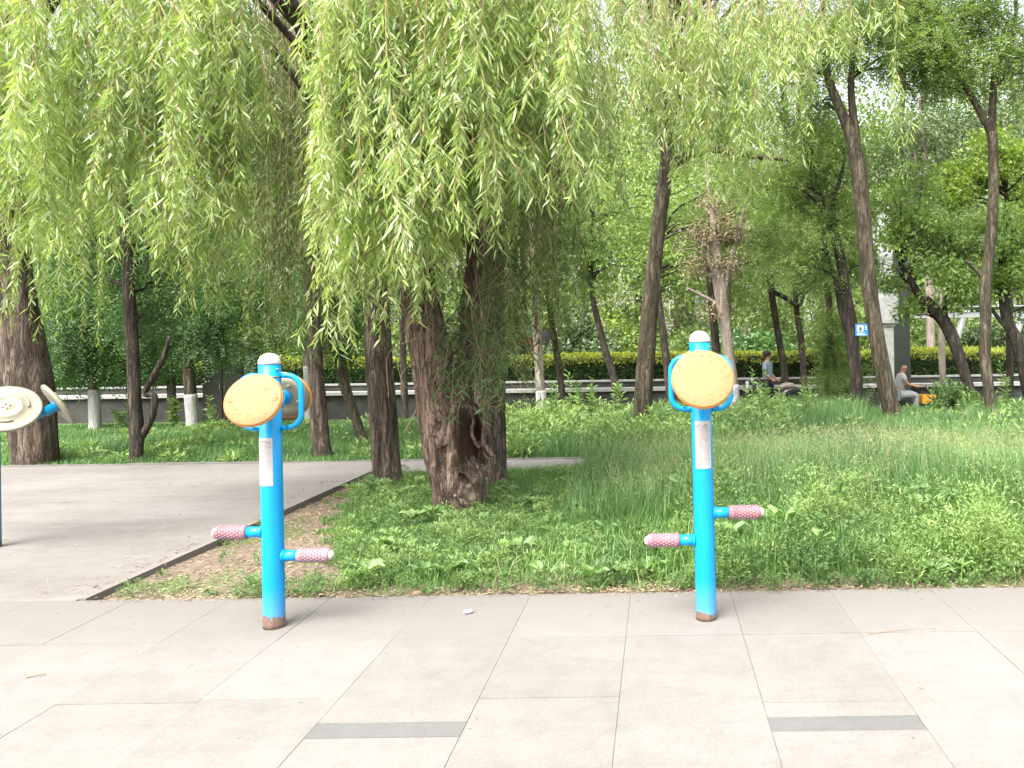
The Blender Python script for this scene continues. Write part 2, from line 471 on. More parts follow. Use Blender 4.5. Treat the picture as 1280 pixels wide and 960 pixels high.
def tree(name, label, cat, Y, trunk, limbs=(), blobs=(), leafmat='locust', bark='bark_dark', lime=None, zg=0.0,
         kind='spray', leaf=0.055, wid=0.024, per=60, group=None, dspread=1.0, flat=0.6, seed=None, amp=0.1, n=20, m=50, K=11, spray=0.32, fl=1.35):
    """trunk/limbs in photo pixels at depth Y; blobs (px, py, radius_m, n_sub, dY)"""
    pts = flare(pxpts(trunk, Y), zg, fl)
    root = empty(name, (pts[1, 0], pts[1, 1], zg), label, cat, group)
    sd = rng.random() * 50 if seed is None else seed
    V, fs, S = trunk_geo(pts, n, m, amp, 7.0, 1.5, sd)
    tr = mesh_obj('trunk', V, fs, M[bark], root, True)
    if lime:
        z1 = lime
        k = np.where(S[:, 2] < z1)[0]
        sub = S[:k[-1] + 2].copy(); sub[:, 3] *= 1.035; sub[:, 3] += 0.004
        Vl, fl_, _ = trunk_geo(sub, n, 16, amp * 0.6, 7.0, 1.5, sd)
        mesh_obj('limewash_band', Vl, fl_, M['lime'], root, True)
    bparts, allS = [], [S]
    for lb in limbs:
        lp = pxpts(lb, Y)
        v, f, s2 = trunk_geo(lp, 10, 24, amp, 5.0, 1.5, sd + 3)
        bparts.append((v, f)); allS.append(s2)
    AS = np.vstack(allS)
    leaves, tg = [], []
    for b in blobs:
        px, py, Rm, ns = b[:4]; dY = b[4] if len(b) > 4 else 0
        c0 = at(px, py, Y + dY)
        for q in range(ns):
            u = rng.normal(size=3); u = u / np.linalg.norm(u) * rng.random() ** 0.5
            c = c0 + u * np.array([Rm, Rm * dspread, Rm * 0.7])
            if c[2] < zg + 0.5: continue
            rs = (0.28 + 0.3 * rng.random()) * max(0.8, min(1.6, Rm))
            if kind == 'spray': leaves.append(sprays(c, rs, per, K, leaf, wid, spray, flat))
            else: leaves.append(tufts(c, rs, per, leaf, wid, flat + 0.1))
            if q % 2 == 0: tg.append(c)
    bparts += twigs_to(AS, tg, 0.015, 0.004)
    if bparts:
        v, f = join(bparts); mesh_obj('branches', v, f, M[bark], root, True)
    if leaves:
        v, f = join(leaves); mesh_obj('crown', v, f, M[leafmat], root)
    return root

# ------------------------------------------------------------------ willow strands
def strand_set(tops, zbot, leafL=0.10, leafW=0.014, gap=0.020, bare=0.25, sway=0.10, sub=2, shoots=0):
    """tops Nx3, zbot N -> (leaf geometry, twig geometry)"""
    LP, LD, LL, LW, tw = [], [], [], [], []
    def one(p, zb, bare_f, lvl):
        L = p[2] - zb
        if L < 0.25: return
        lsc = 0.8 + 0.4 * rng.random()
        m = max(6, int(L / 0.12))
        t = np.linspace(0, 1, m)
        ph = rng.random(4) * 6.28; a = sway * 1.6 * (0.4 + rng.random(2)) * min(1.0, L * 0.6)
        off = np.stack([a[0] * np.sin(ph[0] + 2.1 * t) * t, a[1] * np.sin(ph[1] + 2.0 * t) * t, np.zeros(m)], 1)
        drift = rng.normal(size=3) * np.array([0.12, 0.12, 0]) * (1.0 if lvl == 0 else 1.6)
        if lvl > 0:
            out = rng.normal(size=3) * np.array([1, 1, 0]); out = out / (np.linalg.norm(out) + 1e-6)
            off += out * (0.16 * (1 - np.exp(-4 * t)))[:, None]
        P = p + off + drift * t[:, None] ** 1.5; P[:, 2] = p[2] - L * t
        P[1:] += np.cumsum(rng.normal(size=(m - 1, 3)) * np.array([0.006, 0.006, 0]), 0)
        tw.append(tube(P, np.linspace(0.0042, 0.0014, m) * (1.0 if lvl == 0 else 0.75), 4, False))
        s = np.arange(bare_f * L + rng.random() * gap, L, gap * (2.0 if shoots else 1.0))
        if not len(s): return
        s = s + rng.normal(size=len(s)) * gap * 0.3
        tt = np.clip(s / L, 0, 1)
        keep = rng.random(len(tt)) < (0.45 + 0.55 * np.clip((tt - bare_f) * 3, 0, 1))
        tt = tt[keep]
        if not len(tt): return
        pp = np.stack([np.interp(tt, t, P[:, k]) for k in range(3)], 1)
        k = len(tt); az = np.arange(k) * 2.4 + rng.random() * 6 + rng.normal(size=k) * 0.5
        sp = 0.30 + 1.0 * rng.random(k) ** 1.2
        d = np.stack([np.cos(az) * sp, np.sin(az) * sp, -np.ones(k) * (0.75 + 0.5 * rng.random(k))], 1)
        LP.append(pp); LD.append(unit(d))
        grow = 0.65 + 0.5 * np.sin(np.clip(tt, 0, 1) * 2.6 + 0.3)
        LL.append(lsc * leafL * grow * (0.6 + 0.6 * rng.random(k))); LW.append(leafW * (0.75 + 0.5 * rng.random(k)))
        if shoots:      # short leafy side shoots, in loose bunches
            ns = int(L * shoots * (0.6 + 0.8 * rng.random()))
            q = np.clip(bare_f * 0.8 + (1 - bare_f * 0.8) * (np.round(rng.random(ns) * 5) / 5 * 0.75 + 0.25 * rng.random(ns)), 0, 0.98)
            a0 = np.stack([np.interp(q, t, P[:, j]) for j in range(3)], 1)
            az = rng.random(ns) * 6.283; sl = 0.08 + 0.17 * rng.random(ns)
            o = np.stack([np.cos(az), np.sin(az), np.zeros(ns)], 1) * (0.35 + 0.6 * rng.random((ns, 1)))
            KK = 9; u = np.linspace(0.12, 1, KK)
            SP = a0[:, None] + sl[:, None, None] * (o[:, None] * (u - 0.45 * u ** 2)[None, :, None] + np.array([0, 0, -1.0]) * (0.35 * u + 0.55 * u ** 2)[None, :, None])
            for e in range(0, ns, 3): tw.append(tube(SP[e, ::2], np.linspace(0.0016, 0.0007, 5), 3, False))
            sd = np.stack([-np.sin(az), np.cos(az), np.zeros(ns)], 1)
            sg = np.where(np.arange(KK) % 2 == 0, 1.0, -1.0)
            d = (sd[:, None] * sg[None, :, None] * 0.55 + o[:, None] * 0.55 + np.array([0, 0, -0.75]) + rng.normal(size=(ns, KK, 3)) * 0.22)
            LP.append(SP.reshape(-1, 3)); LD.append(unit(d.reshape(-1, 3)))
            LL.append(np.repeat(lsc * leafL * (0.55 + 0.5 * rng.random(ns)), KK) * (0.75 + 0.4 * rng.random(ns * KK))); LW.append(leafW * (0.7 + 0.5 * rng.random(ns * KK)))
        for _ in range(sub if lvl == 0 else 0):
            q = 0.15 + 0.7 * rng.random()
            p2 = np.array([np.interp(q, t, P[:, j]) for j in range(3)])
            zb2 = max(zb - 0.05, p2[2] - (0.3 + 0.7 * rng.random()))
            one(p2, zb2, 0.12, 1)
    for p, zb in zip(tops, zbot): one(np.array(p), zb, bare * (0.3 + rng.random()), 0)
    P = np.concatenate(LP); D = np.concatenate(LD); L = np.concatenate(LL); W = np.concatenate(LW)
    return lance(P, D, L, W, 0.12, 0.3), join(tw)

def limb_curve(a, e, lift):
    mid = a * 0.45 + e * 0.55 + np.array([0, 0, lift])
    c = spline(np.array([a, mid, e]), 14)
    c[1:] += np.cumsum(rng.normal(size=(13, 3)) * 0.02, 0)
    return c

def prof(table):
    t = np.array(table, float)
    return lambda px: np.interp(px, t[:, 0], t[:, 1])

# ================================================================== SETTING
BX = -3.48            # left edge of the planted bed
Y0, Y1 = 4.64, 9.30   # front and back edge of the bed
YP = 10.12            # far edge of the path and plaza
YL, YW = 15.3, 21.5   # lip of the meadow, low wall
ZL = -0.5             # lower ground beyond the lip

def zground(x, y):
    x = np.asarray(x, float); y = np.asarray(y, float)
    z = np.full(np.broadcast(x, y).shape, -0.045)
    t = np.clip((y - YL) / 1.6, 0, 1); t = t * t * (3 - 2 * t)
    z = z + (ZL + 0.045) * t
    z = np.where(y > YW + 0.2, -0.02, z)
    bed = (y > Y0) & (y < Y1) & (x > BX)
    z = z + np.where(bed, 0.04 * np.clip((x + 3.3) / 1.2, 0, 1), 0)
    return z

def build_ground():
    xs = np.concatenate([[-400, -150, -60], np.arange(-30, -8, 1.0), np.arange(-8, 10, 0.25), np.arange(10, 26, 1.0), [30, 60, 150, 400]])
    ys = np.concatenate([[-60, -20, 0, 3, 4.2], np.arange(4.66, 9.3, 0.2), np.arange(9.3, 15.3, 0.5), np.arange(15.3, 17.2, 0.2), [18, 19, 20, 21, 21.65, 21.75, 22.5, 25, 30, 40, 60, 90, 140, 250, 420]])
    X, Yg = np.meshgrid(xs, ys)
    Z = zground(X, Yg)
    p = np.stack([X.ravel(), Yg.ravel(), Z.ravel()], 1)
    bump_ = (vnoise(np.stack([p[:, 0] * 2.2, p[:, 1] * 2.2, p[:, 2] * 0], 1)) - 0.5) * 0.04
    inside = (p[:, 1] > Y0 + 0.05) & (p[:, 1] < YL)
    p[:, 2] += np.where(inside & ((p[:, 1] < Y1) | (p[:, 1] > YP + 0.2)), np.minimum(bump_, 0.012), 0)
    nx, ny = len(xs), len(ys)
    i, j = np.meshgrid(np.arange(nx - 1), np.arange(ny - 1))
    a = (j * nx + i).ravel()
    m, nt, out = new_mat('soil_and_turf')
    v = coords(nt)
    n1 = noise(nt, v, 1.3, 5); n2 = noise(nt, v, 26, 6, 0.7)
    soil = ramp(nt, n2, [(0.3, (0.07, 0.052, 0.04)), (0.5, (0.14, 0.108, 0.083)), (0.7, (0.23, 0.185, 0.148))])
    turf = ramp(nt, n2, [(0.3, (0.04, 0.075, 0.02)), (0.7, (0.10, 0.15, 0.045))])
    tc = nt.nodes.new('ShaderNodeSeparateXYZ'); nt.links.new(v, tc.inputs[0])
    mk = nt.nodes.new('ShaderNodeMapRange'); mk.inputs[1].default_value = 9.0; mk.inputs[2].default_value = 10.5
    nt.links.new(tc.outputs[1], mk.inputs[0])
    f = math_n(nt, 'MAXIMUM', mk.outputs[0], ramp(nt, n1, [(0.5, (0, 0, 0)), (0.62, (0.7, 0.7, 0.7))]))
    c = mixc(nt, f, soil, turf)
    principled(nt, out, c, 0.95, bump(nt, n2, 0.6, 0.02), 0.1)
    o = mesh_obj('ground', p, np.stack([a, a + 1, a + nx + 1, a + nx], 1), m, None, True)
    tag(o, kind='structure')
build_ground()

def concrete_mat(name, base, island=0.06):
    m, nt, out = new_mat(name)
    v = coords(nt)
    n1 = noise(nt, v, 0.9, 5, 0.6); n2 = noise(nt, v, 60, 4, 0.7); n3 = noise(nt, v, 7, 6, 0.65, 0.5)
    c = ramp(nt, n3, [(0.25, tuple(x * 0.88 for x in base)), (0.5, base), (0.75, tuple(x * 1.07 for x in base))])
    c = mixc(nt, 0.55, c, ramp(nt, n1, [(0.3, (0.80, 0.78, 0.76)), (0.65, (1.08, 1.08, 1.08))]), 'MULTIPLY')
    c = mixc(nt, 0.5, c, ramp(nt, n2, [(0.35, (0.84, 0.83, 0.82)), (0.6, (1.08, 1.08, 1.08))]), 'MULTIPLY')
    vs = coords(nt, 'Object', (0.35, 3.0, 1)); n4 = noise(nt, vs, 2.4, 5, 0.7, 0.3)
    c = mixc(nt, 0.35, c, ramp(nt, n4, [(0.3, (0.82, 0.80, 0.78)), (0.7, (1.06, 1.06, 1.06))]), 'MULTIPLY')
    g = nt.nodes.new('ShaderNodeNewGeometry')
    c = mixc(nt, 1.0, c, ramp(nt, g.outputs['Random Per Island'], [(0, (1 - island, 1 - island, 1 - island * 1.15)), (1, (1 + island * .6, 1 + island * .6, 1 + island * .6))]), 'MULTIPLY')
    vo = nt.nodes.new('ShaderNodeTexVoronoi'); vo.inputs['Scale'].default_value = 9; nt.links.new(v, vo.inputs['Vector'])
    sp = ramp(nt, math_n(nt, 'ADD', vo.outputs['Distance'], math_n(nt, 'MULTIPLY', n2, 0.05)), [(0.055, (0.72, 0.70, 0.66)), (0.075, (1, 1, 1))])
    c = mixc(nt, 0.55, c, sp, 'MULTIPLY')
    if name == 'plaza_concrete':
        dv = nt.nodes.new('ShaderNodeVectorMath'); dv.operation = 'ADD'
        nz = nt.nodes.new('ShaderNodeTexNoise'); nz.inputs['Scale'].default_value = 1.6; nz.inputs['Detail'].default_value = 6; nt.links.new(v, nz.inputs['Vector'])
        nt.links.new(v, dv.inputs[0]); nt.links.new(nz.outputs['Color'], dv.inputs[1])
        vc = nt.nodes.new('ShaderNodeTexVoronoi'); vc.feature = 'DISTANCE_TO_EDGE'; vc.inputs['Scale'].default_value = 0.42; nt.links.new(dv.outputs[0], vc.inputs['Vector'])
        c = mixc(nt, 0.25, c, ramp(nt, vc.outputs['Distance'], [(0.002, (0.5, 0.48, 0.46)), (0.006, (1, 1, 1))]), 'MULTIPLY')
        c = mixc(nt, 0.8, c, ramp(nt, noise(nt, coords(nt, 'Object', (0.3, 1.2, 1)), 1.1, 6, 0.7, 0.8), [(0.38, (0.84, 0.82, 0.80)), (0.60, (1.08, 1.08, 1.08))]), 'MULTIPLY')
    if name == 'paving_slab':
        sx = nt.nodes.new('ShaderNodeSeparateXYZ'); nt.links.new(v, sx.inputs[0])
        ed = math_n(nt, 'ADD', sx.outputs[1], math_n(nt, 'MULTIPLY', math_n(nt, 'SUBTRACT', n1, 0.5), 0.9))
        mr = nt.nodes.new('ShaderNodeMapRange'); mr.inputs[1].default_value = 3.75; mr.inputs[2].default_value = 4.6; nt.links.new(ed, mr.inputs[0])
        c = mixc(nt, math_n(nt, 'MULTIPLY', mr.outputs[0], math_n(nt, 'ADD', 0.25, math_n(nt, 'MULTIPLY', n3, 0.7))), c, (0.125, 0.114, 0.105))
    principled(nt, out, c, 0.85, bump(nt, math_n(nt, 'ADD', n2, n3), 0.25, 0.004), 0.25)
    return m

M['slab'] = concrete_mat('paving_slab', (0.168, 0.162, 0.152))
M['strip'] = concrete_mat('dark_paving_strip', (0.115, 0.115, 0.113), 0.06)
M['plaza'] = concrete_mat('plaza_concrete', (0.165, 0.157, 0.149), 0.0)
M['joint'] = mat_simple('joint_sand', (0.16, 0.15, 0.138), 0.95, 0.25, 30)
M['kerb'] = concrete_mat('kerb_concrete', (0.17, 0.155, 0.14), 0.1)
M['coping'] = concrete_mat('coping_stone', (0.33, 0.325, 0.32), 0.03)
M['darkstone'] = mat_simple('dark_wall_stone', (0.04, 0.039, 0.038), 0.9, 0.3, 5, 0.3)

def pavement():
    s, d = MB(), MB()
    x0 = -0.18
    for k in range(-16, 17):
        xa, xb = x0 + 0.6 * k, x0 + 0.6 * (k + 1)
        t = (k - 1) % 3 if k > -5 else 1 + k % 2
        if k == -3: t = 3; rows = [Y0, 3.95, 3.3, 2.72, 2.605, 1.9, 1.2, 0.5, -0.2, -1.0, -1.8]
        elif t == 0: rows = [Y0, 3.95, 3.2, 3.075, 2.96, 2.2, 1.45, 1.33, 1.215, 0.45, -0.3, -1.05, -1.8]
        elif t == 1: rows = [Y0, 3.95, 3.276, 2.73, 2.13, 1.53, 0.93, 0.33, -0.27, -1.0, -1.8]
        else: rows = [Y0, 3.95, 3.03, 2.42, 1.82, 1.2, 0.6, 0.0, -0.6, -1.2, -1.8]
        for a, b in zip(rows[1:], rows[:-1]):
            g = 0.0014 + 0.0010 * rng.random()
            dz = rng.normal() * 0.0007
            (d if (t == 3 and abs(b - 2.72) < 1e-6 or t == 0 and abs((b - a) - 0.115) < 0.02 and b < 3.1 or t == 0 and abs(b - 1.33) < 1e-6) else s).box(
                ((xa + xb) / 2, (a + b) / 2, -0.025 + dz), (xb - xa - g, b - a - g, 0.05))
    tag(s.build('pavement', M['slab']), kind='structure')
    tag(d.build('pavement_inset', M['strip']), kind='structure')
    b = MB(); b.box((0, 1.42, -0.033), (19.8, 6.42, 0.05))
    tag(b.build('pavement_bed', M['joint']), kind='structure')
pavement()
def plaza():
    b = MB()
    b.box(((BX - 0.05 - 40) / 2, (Y0 + YP) / 2 + 0.003, -0.05), (40 + BX - 0.05 + 0.0, YP - Y0, 0.1))
    tag(b.build('plaza', M['plaza']), kind='structure')
    b = MB(); b.box(((BX - 0.047 + 24) / 2, (Y1 + YP) / 2, -0.052), (24 - BX + 0.047, YP - Y1, 0.1))
    tag(b.build('path', M['plaza']), kind='structure')
    k = MB(); y = Y0 + 0.02
    while y < Y1 - 0.1:
        L = min(0.75, Y1 - y)
        k.box((BX - 0.022 + rng.normal() * 0.003, y + L / 2, -0.042 + rng.normal() * 0.002), (0.044, L - 0.006, 0.1), rz=rng.normal() * 0.003)
        y += L
    tag(k.build('kerb', M['kerb']), kind='structure')
    far = MB(); x = -38.0
    while x < 24:
        far.box((x + 0.5, YP + 0.045, -0.03 + rng.normal() * 0.003), (0.994, 0.08, 0.085)); x += 1.0
    tag(far.build('path_kerb', M['plaza']), kind='structure')
plaza()

# ------------------------------------------------------------------ far walls, hedge
def low_wall():
    r = empty('stone_wall', (0, YW, ZL), 'long low dark stone wall with a pale coping across the lower ground', 'wall')
    b = MB(); b.box((-5, YW + 0.2, -0.16), (70, 0.3, 0.68)); b.build('wall_face', M['darkstone'], r)
    c = MB(); x = -40
    while x < 30:
        c.box((x + 0.75, YW + 0.19, 0.225), (1.492, 0.46, 0.09)); x += 1.5
    c.build('coping', M['coping'], r)
    r = empty('planter_wall', (0, 23.3, -0.02), 'low dark planter wall with a thin grey rim under the clipped hedge', 'wall')
    b = MB(); b.box((-5, 23.35, 0.15), (70, 0.2, 0.42)); b.build('wall_face', M['darkstone'], r)
    c = MB(); c.box((-5, 23.35, 0.39), (70, 0.26, 0.05)); c.build('rim', mat_simple('grey_rim', (0.25, 0.25, 0.25), 0.85), r)
low_wall()
def hedge():
    x0, x1 = -34, 20
    r = empty('hedge', (0, 24.3, 0.0), 'long clipped privet hedge, golden on top and dark green below', 'hedge')
    core = MB(); core.box(((x0 + x1) / 2, 24.4, 0.72), (x1 - x0, 1.2, 0.72)); core.build('inner_twigs', M['twig_dark'], r)
    n = 42000
    P = np.stack([rng.uniform(x0, x1, n), 23.68 + 0.16 * rng.random(n), 0.4 + 0.55 * rng.random(n)], 1)
    P[:, 1] += 0.12 * (vnoise(P * 2) - 0.5)
    D = unit(rng.normal(size=(n, 3)) * 0.6 + np.array([0, -0.7, 0.3]))
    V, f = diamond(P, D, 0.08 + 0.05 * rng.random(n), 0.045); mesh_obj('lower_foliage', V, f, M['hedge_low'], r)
    n = 60000
    P = np.stack([rng.uniform(x0, x1, n), 23.62 + 1.5 * rng.random(n) ** 1.6, np.zeros(n)], 1)
    top = 1.13 + 0.14 * (vnoise(np.stack([P[:, 0] * 0.8, P[:, 1], P[:, 2]], 1)) - 0.4) + 0.10 * (vnoise(P * 4) - 0.5)
    P[:, 2] = np.where(rng.random(n) < 0.5, top - 0.3 * rng.random(n) ** 0.8, top - 0.06 * rng.random(n))
    D = unit(rng.normal(size=(n, 3)) * 0.6 + np.array([0, -0.25, 0.7]))
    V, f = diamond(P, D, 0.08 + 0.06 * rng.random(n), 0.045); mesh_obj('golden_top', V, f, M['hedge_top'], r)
hedge()

# ================================================================== EXERCISE POSTS
def paint(name, col, rust_to=None, rough=0.35):
    m, nt, out = new_mat(name)
    v = coords(nt); n = noise(nt, v, 5, 4); n2 = noise(nt, v, 60, 5, 0.7)
    c = ramp(nt, n, [(0.3, tuple(x * 0.93 for x in col)), (0.7, tuple(min(1, x * 1.05) for x in col))])
    sc = ramp(nt, noise(nt, coords(nt, 'Object', (1, 1, 0.25)), 34, 4, 0.8), [(0.70, (0, 0, 0)), (0.76, (1, 1, 1))])
    c = mixc(nt, math_n(nt, 'MULTIPLY', sc, 0.35), c, (0.30, 0.42, 0.46))
    rg = rough
    if rust_to is not None:
        z = nt.nodes.new('ShaderNodeSeparateXYZ'); nt.links.new(v, z.inputs[0])
        e = math_n(nt, 'ADD', z.outputs[2], math_n(nt, 'MULTIPLY', math_n(nt, 'SUBTRACT', noise(nt, v, 16, 5), 0.5), 0.10))
        k = nt.nodes.new('ShaderNodeMapRange'); k.inputs[1].default_value = rust_to + 0.004; k.inputs[2].default_value = rust_to - 0.004
        nt.links.new(e, k.inputs[0])
        dust = nt.nodes.new('ShaderNodeMapRange'); dust.inputs[1].default_value = 0.22; dust.inputs[2].default_value = 0.02
        nt.links.new(z.outputs[2], dust.inputs[0])
        c = mixc(nt, math_n(nt, 'MULTIPLY', dust.outputs[0], math_n(nt, 'MULTIPLY', n2, 0.5)), c, (0.30, 0.27, 0.23))
        rust = ramp(nt, n2, [(0.3, (0.10, 0.062, 0.048)), (0.7, (0.22, 0.145, 0.12))])
        c = mixc(nt, k.outputs[0], c, rust)
    principled(nt, out, c, rg, bump(nt, n2, 0.08, 0.003), 0.45)
    return m
BLUE = (0.0, 0.245, 0.53)
M['blue'] = paint('sky_blue_paint', BLUE)
M['cream'] = mat_simple('cream_plastic', (0.265, 0.248, 0.18), 0.5, 0.06, 10)
M['white_cap'] = mat_simple('white_plastic', (0.47, 0.455, 0.41), 0.4, 0.05, 10)
M['disc'] = mat_simple('apricot_foam', (0.285, 0.142, 0.052), 0.6, 0.07, 22)
M['disc_rim'] = mat_simple('orange_rim', (0.55, 0.24, 0.05), 0.5, 0.06, 10)
M['steel'] = mat_simple('dull_bolt', (0.18, 0.16, 0.14), 0.5)
M['pink'] = mat_simple('faded_pink_rubber', (0.285, 0.12, 0.135), 0.65, 0.14, 14)
M['pink_pale'] = mat_simple('pale_pink_rubber', (0.29, 0.18, 0.20), 0.65, 0.12, 14)
M['nub'] = mat_simple('worn_nub', (0.26, 0.175, 0.21), 0.7, 0.15, 20)
M['plate'] = mat_simple('instruction_paper', (0.42, 0.405, 0.39), 0.45, 0.05, 18)
M['ink'] = mat_simple('faded_ink', (0.30, 0.24, 0.255), 0.6, 0.2, 30)
M['ink_dark'] = mat_simple('dark_ink', (0.22, 0.2, 0.22), 0.6, 0.2, 30)

def rot_axes(n):
    n = unit(np.array(n, float)); u = unit(np.cross([0, 0, 1.0], n)); w = np.cross(n, u)
    return n, u, w

def exercise_post(label, base, H, lean, yaw, zc, zhand, pegs, plate_z, plate_az, rust, rr=0.160):
    """base: ground point; lean: sideways tilt; pegs: [(side, z)]"""
    root = empty('massage_post', base, label, 'exercise post', 'back and foot massage posts at the paving edge')
    b = np.array(base, float)
    ax = lambda z: b + np.array([lean * z, 0, z])
    r = 0.056
    mb = MB(); mb.tube([ax(0.0), ax(0.02), ax(H * 0.5), ax(H)], [r * 1.01, r, r, r], 40)
    mb.build('post', paint('post_paint', BLUE, rust), root, True)
    c = MB(); c.lathe([(r * 1.03, -0.006), (r * 1.03, 0.004), (r * 0.97, 0.018), (r * 0.8, 0.037), (r * 0.5, 0.05), (0.001, 0.056)], ax(H + 0.004), n=36)
    c.build('cap', M['white_cap'], root, True)
    cr_ = MB(); cr_.lathe([(r * 1.035, -0.004), (r * 1.05, 0), (r * 1.035, 0.004)], ax(H - 0.07), n=36); 
    # screw by the collar
    cr_.lathe([(0.006, 0), (0.006, 0.008), (0.0, 0.010)], ax(H - 0.03) + np.array([0.9, -0.43, 0]) * r, axis=(0.9, -0.43, 0), n=10)
    cr_.build('collar_screw', M['steel'], root, True)
    # hand loop: rounded rectangle in the plane across the disc axis
    cy, sy = math.cos(yaw), math.sin(yaw)
    side = np.array([cy, -sy, 0]); fwd = np.array([-sy, -cy, 0])
    a, hh, rc = 0.162, 0.142, 0.075
    for sgn in (1, -1):
        pts = []
        cen = ax(zhand)
        pts.append(cen + side * sgn * r * 0.8 + np.array([0, 0, hh]))
        pts.append(cen + side * sgn * (a - rc) + np.array([0, 0, hh]))
        for t in np.linspace(0, math.pi / 2, 8)[1:]:
            pts.append(cen + side * sgn * (a - rc + rc * math.sin(t)) + np.array([0, 0, hh - rc + rc * math.cos(t)]))
        for t in np.linspace(0, math.pi / 2, 8):
            pts.append(cen + side * sgn * (a - rc + rc * math.cos(t)) + np.array([0, 0, -hh + rc - rc * math.sin(t)]))
        pts.append(cen + side * sgn * (a - rc) - np.array([0, 0, hh]))
        pts.append(cen + side * sgn * r * 0.8 - np.array([0, 0, hh]))
        h = MB(); h.tube(pts, 0.0145, 14); h.build('handle', M['blue'], root, True)
    # two massage discs on short arms
    for s in (1, -1):
        f = fwd * s
        n = unit(f * math.cos(R(25)) + np.array([0, 0, math.sin(R(25))]))
        cen = ax(zc) + f * 0.205
        arm = MB(); arm.tube(spline(np.array([ax(zc - 0.05) + f * r * 0.7, ax(zc - 0.05) + f * 0.13, cen - n * 0.028]), 10), 0.021, 14)
        arm.lathe([(0.045, 0), (0.045, 0.012), (0.03, 0.014)], cen - n * 0.032, n, 20)
        arm.build('disc_arm', M['blue'], root, True)
        d = MB(); d.lathe([(0.0, 0.0168), (rr * 0.5, 0.0166), (rr * 0.95, 0.0155), (rr * 0.985, 0.0135), (rr, 0.009), (rr, 0.006)], cen, n, 64)
        # raised pattern of short ribs on the face
        nn, u, w = rot_axes(n)
        for k in range(130):
            rad = rr * 0.92 * math.sqrt(rng.random()); th = rng.random() * 6.283
            p = cen + nn * 0.0165 + (u * math.cos(th) + w * math.sin(th)) * rad
            l = (u * math.cos(0.4) + w * math.sin(0.4)) * (0.004 + 0.004 * rng.random())
            d.tube([p - l, p, p + l], [0.0004, 0.0009, 0.0004], 5)
        do = d.build('massage_disc', M['disc'], root, True)
        rm = MB(); rm.lathe([(rr - 0.002, 0.0095), (rr + 0.0025, 0.006), (rr + 0.0025, -0.008), (rr - 0.004, -0.010)], cen, n, 64)
        rm.build('rim', M['disc_rim'], do, True)
        bk = MB(); bk.lathe([(rr - 0.003, -0.010), (rr * 0.6, -0.016), (0.05, -0.017), (0.0, -0.017)], cen, n, 64)
        for th in (0.5, 2.07, 3.64, 5.21):
            bk.lathe([(0.011, -0.016), (0.009, -0.024), (0.0, -0.024)], cen + (u * math.cos(th) + w * math.sin(th)) * 0.075, n, 12)
        bk.build('back_plate', M['cream'], do, True)
    # foot pegs with knobbed rollers
    for sd, z in pegs:
        p0 = ax(z); e = np.array([sd, 0.0, 0.0])
        g = MB(); g.tube([p0 + e * r * 0.7, p0 + e * 0.145], 0.029, 24); g.lathe([(0.030, -0.004), (0.036, 0.001), (0.035, 0.005), (0.0295, 0.010)], p0 + e * (r * 0.985), e, 24); g.build('foot_peg', M['blue'], root, True)
        R0, L0, x0 = 0.036, 0.172, 0.136
        ro = MB(); ro.lathe([(0.030, 0), (R0 + 0.001, 0.002), (R0 + 0.001, 0.026), (R0 - 0.001, 0.028), (R0 - 0.001, L0 - 0.024), (R0 + 0.001, L0 - 0.022), (R0 - 0.002, L0 - 0.004), (0.027, L0)], p0 + e * x0, e, 32)
        if z > 0.4 or sd < 0: ro.lathe([(R0 + 0.0005, L0 * 0.6), (R0 + 0.0015, L0 * 0.6 + 0.002), (R0 + 0.0005, L0 * 0.6 + 0.004)], p0 + e * x0, e, 32)
        roo = ro.build('foot_roller', M['pink' if sd > 0 and z > 0.5 or sd < 0 else 'pink_pale'], root, True)
        nb = MB(); nn, u, w = rot_axes(e)
        for i in range(9):
            for k in range(14):
                th = 6.2832 * (k + 0.5 * (i % 2)) / 14
                dr = u * math.cos(th) + w * math.sin(th)
                nb.lathe([(0.0052, 0), (0.0045, 0.0035), (0.002, 0.0052), (0, 0.0055)], p0 + e * (x0 + 0.022 + i * 0.0158) + dr * (R0 - 0.0015), dr, 7)
        nb.build('nubs', M['nub'], roo, True)
        ec = MB(); ec.lathe([(0.026, -0.003), (0.024, 0.006), (0.019, 0.014), (0.009, 0.020), (0, 0.022)], p0 + e * (x0 + L0), e, 24)
        ec.build('end_cap', M['white_cap'], roo, True)
    # curved instruction plate with lines of worn print
    def curved(rad, a0, a1, z0, z1, nseg=14):
        th = np.linspace(a0, a1, nseg)
        V = []
        for z in (z0, z1):
            c_ = ax(z)
            for rr2 in (rad, rad - 0.0012):
                V.append(np.stack([c_[0] + rr2 * np.sin(th), c_[1] - rr2 * np.cos(th), np.full(nseg, c_[2])], 1))
        V = np.concatenate(V); i = np.arange(nseg - 1)
        q = lambda o1, o2: np.stack([o1 + i, o1 + i + 1, o2 + i + 1, o2 + i], 1)
        n = nseg
        return V, [np.concatenate([q(0, 2 * n), q(n, 0), q(3 * n, n)[:, ::-1], q(2 * n, 3 * n)])]
    w0 = 0.80
    pl = MB(); V, f = curved(r + 0.002, plate_az - w0, plate_az + w0, plate_z - 0.128, plate_z + 0.128); pl.add(V, f)
    po = pl.build('instruction_plate', M['plate'], root)
    ink = MB(); ink2 = MB()
    z = plate_z + 0.112
    row = 0
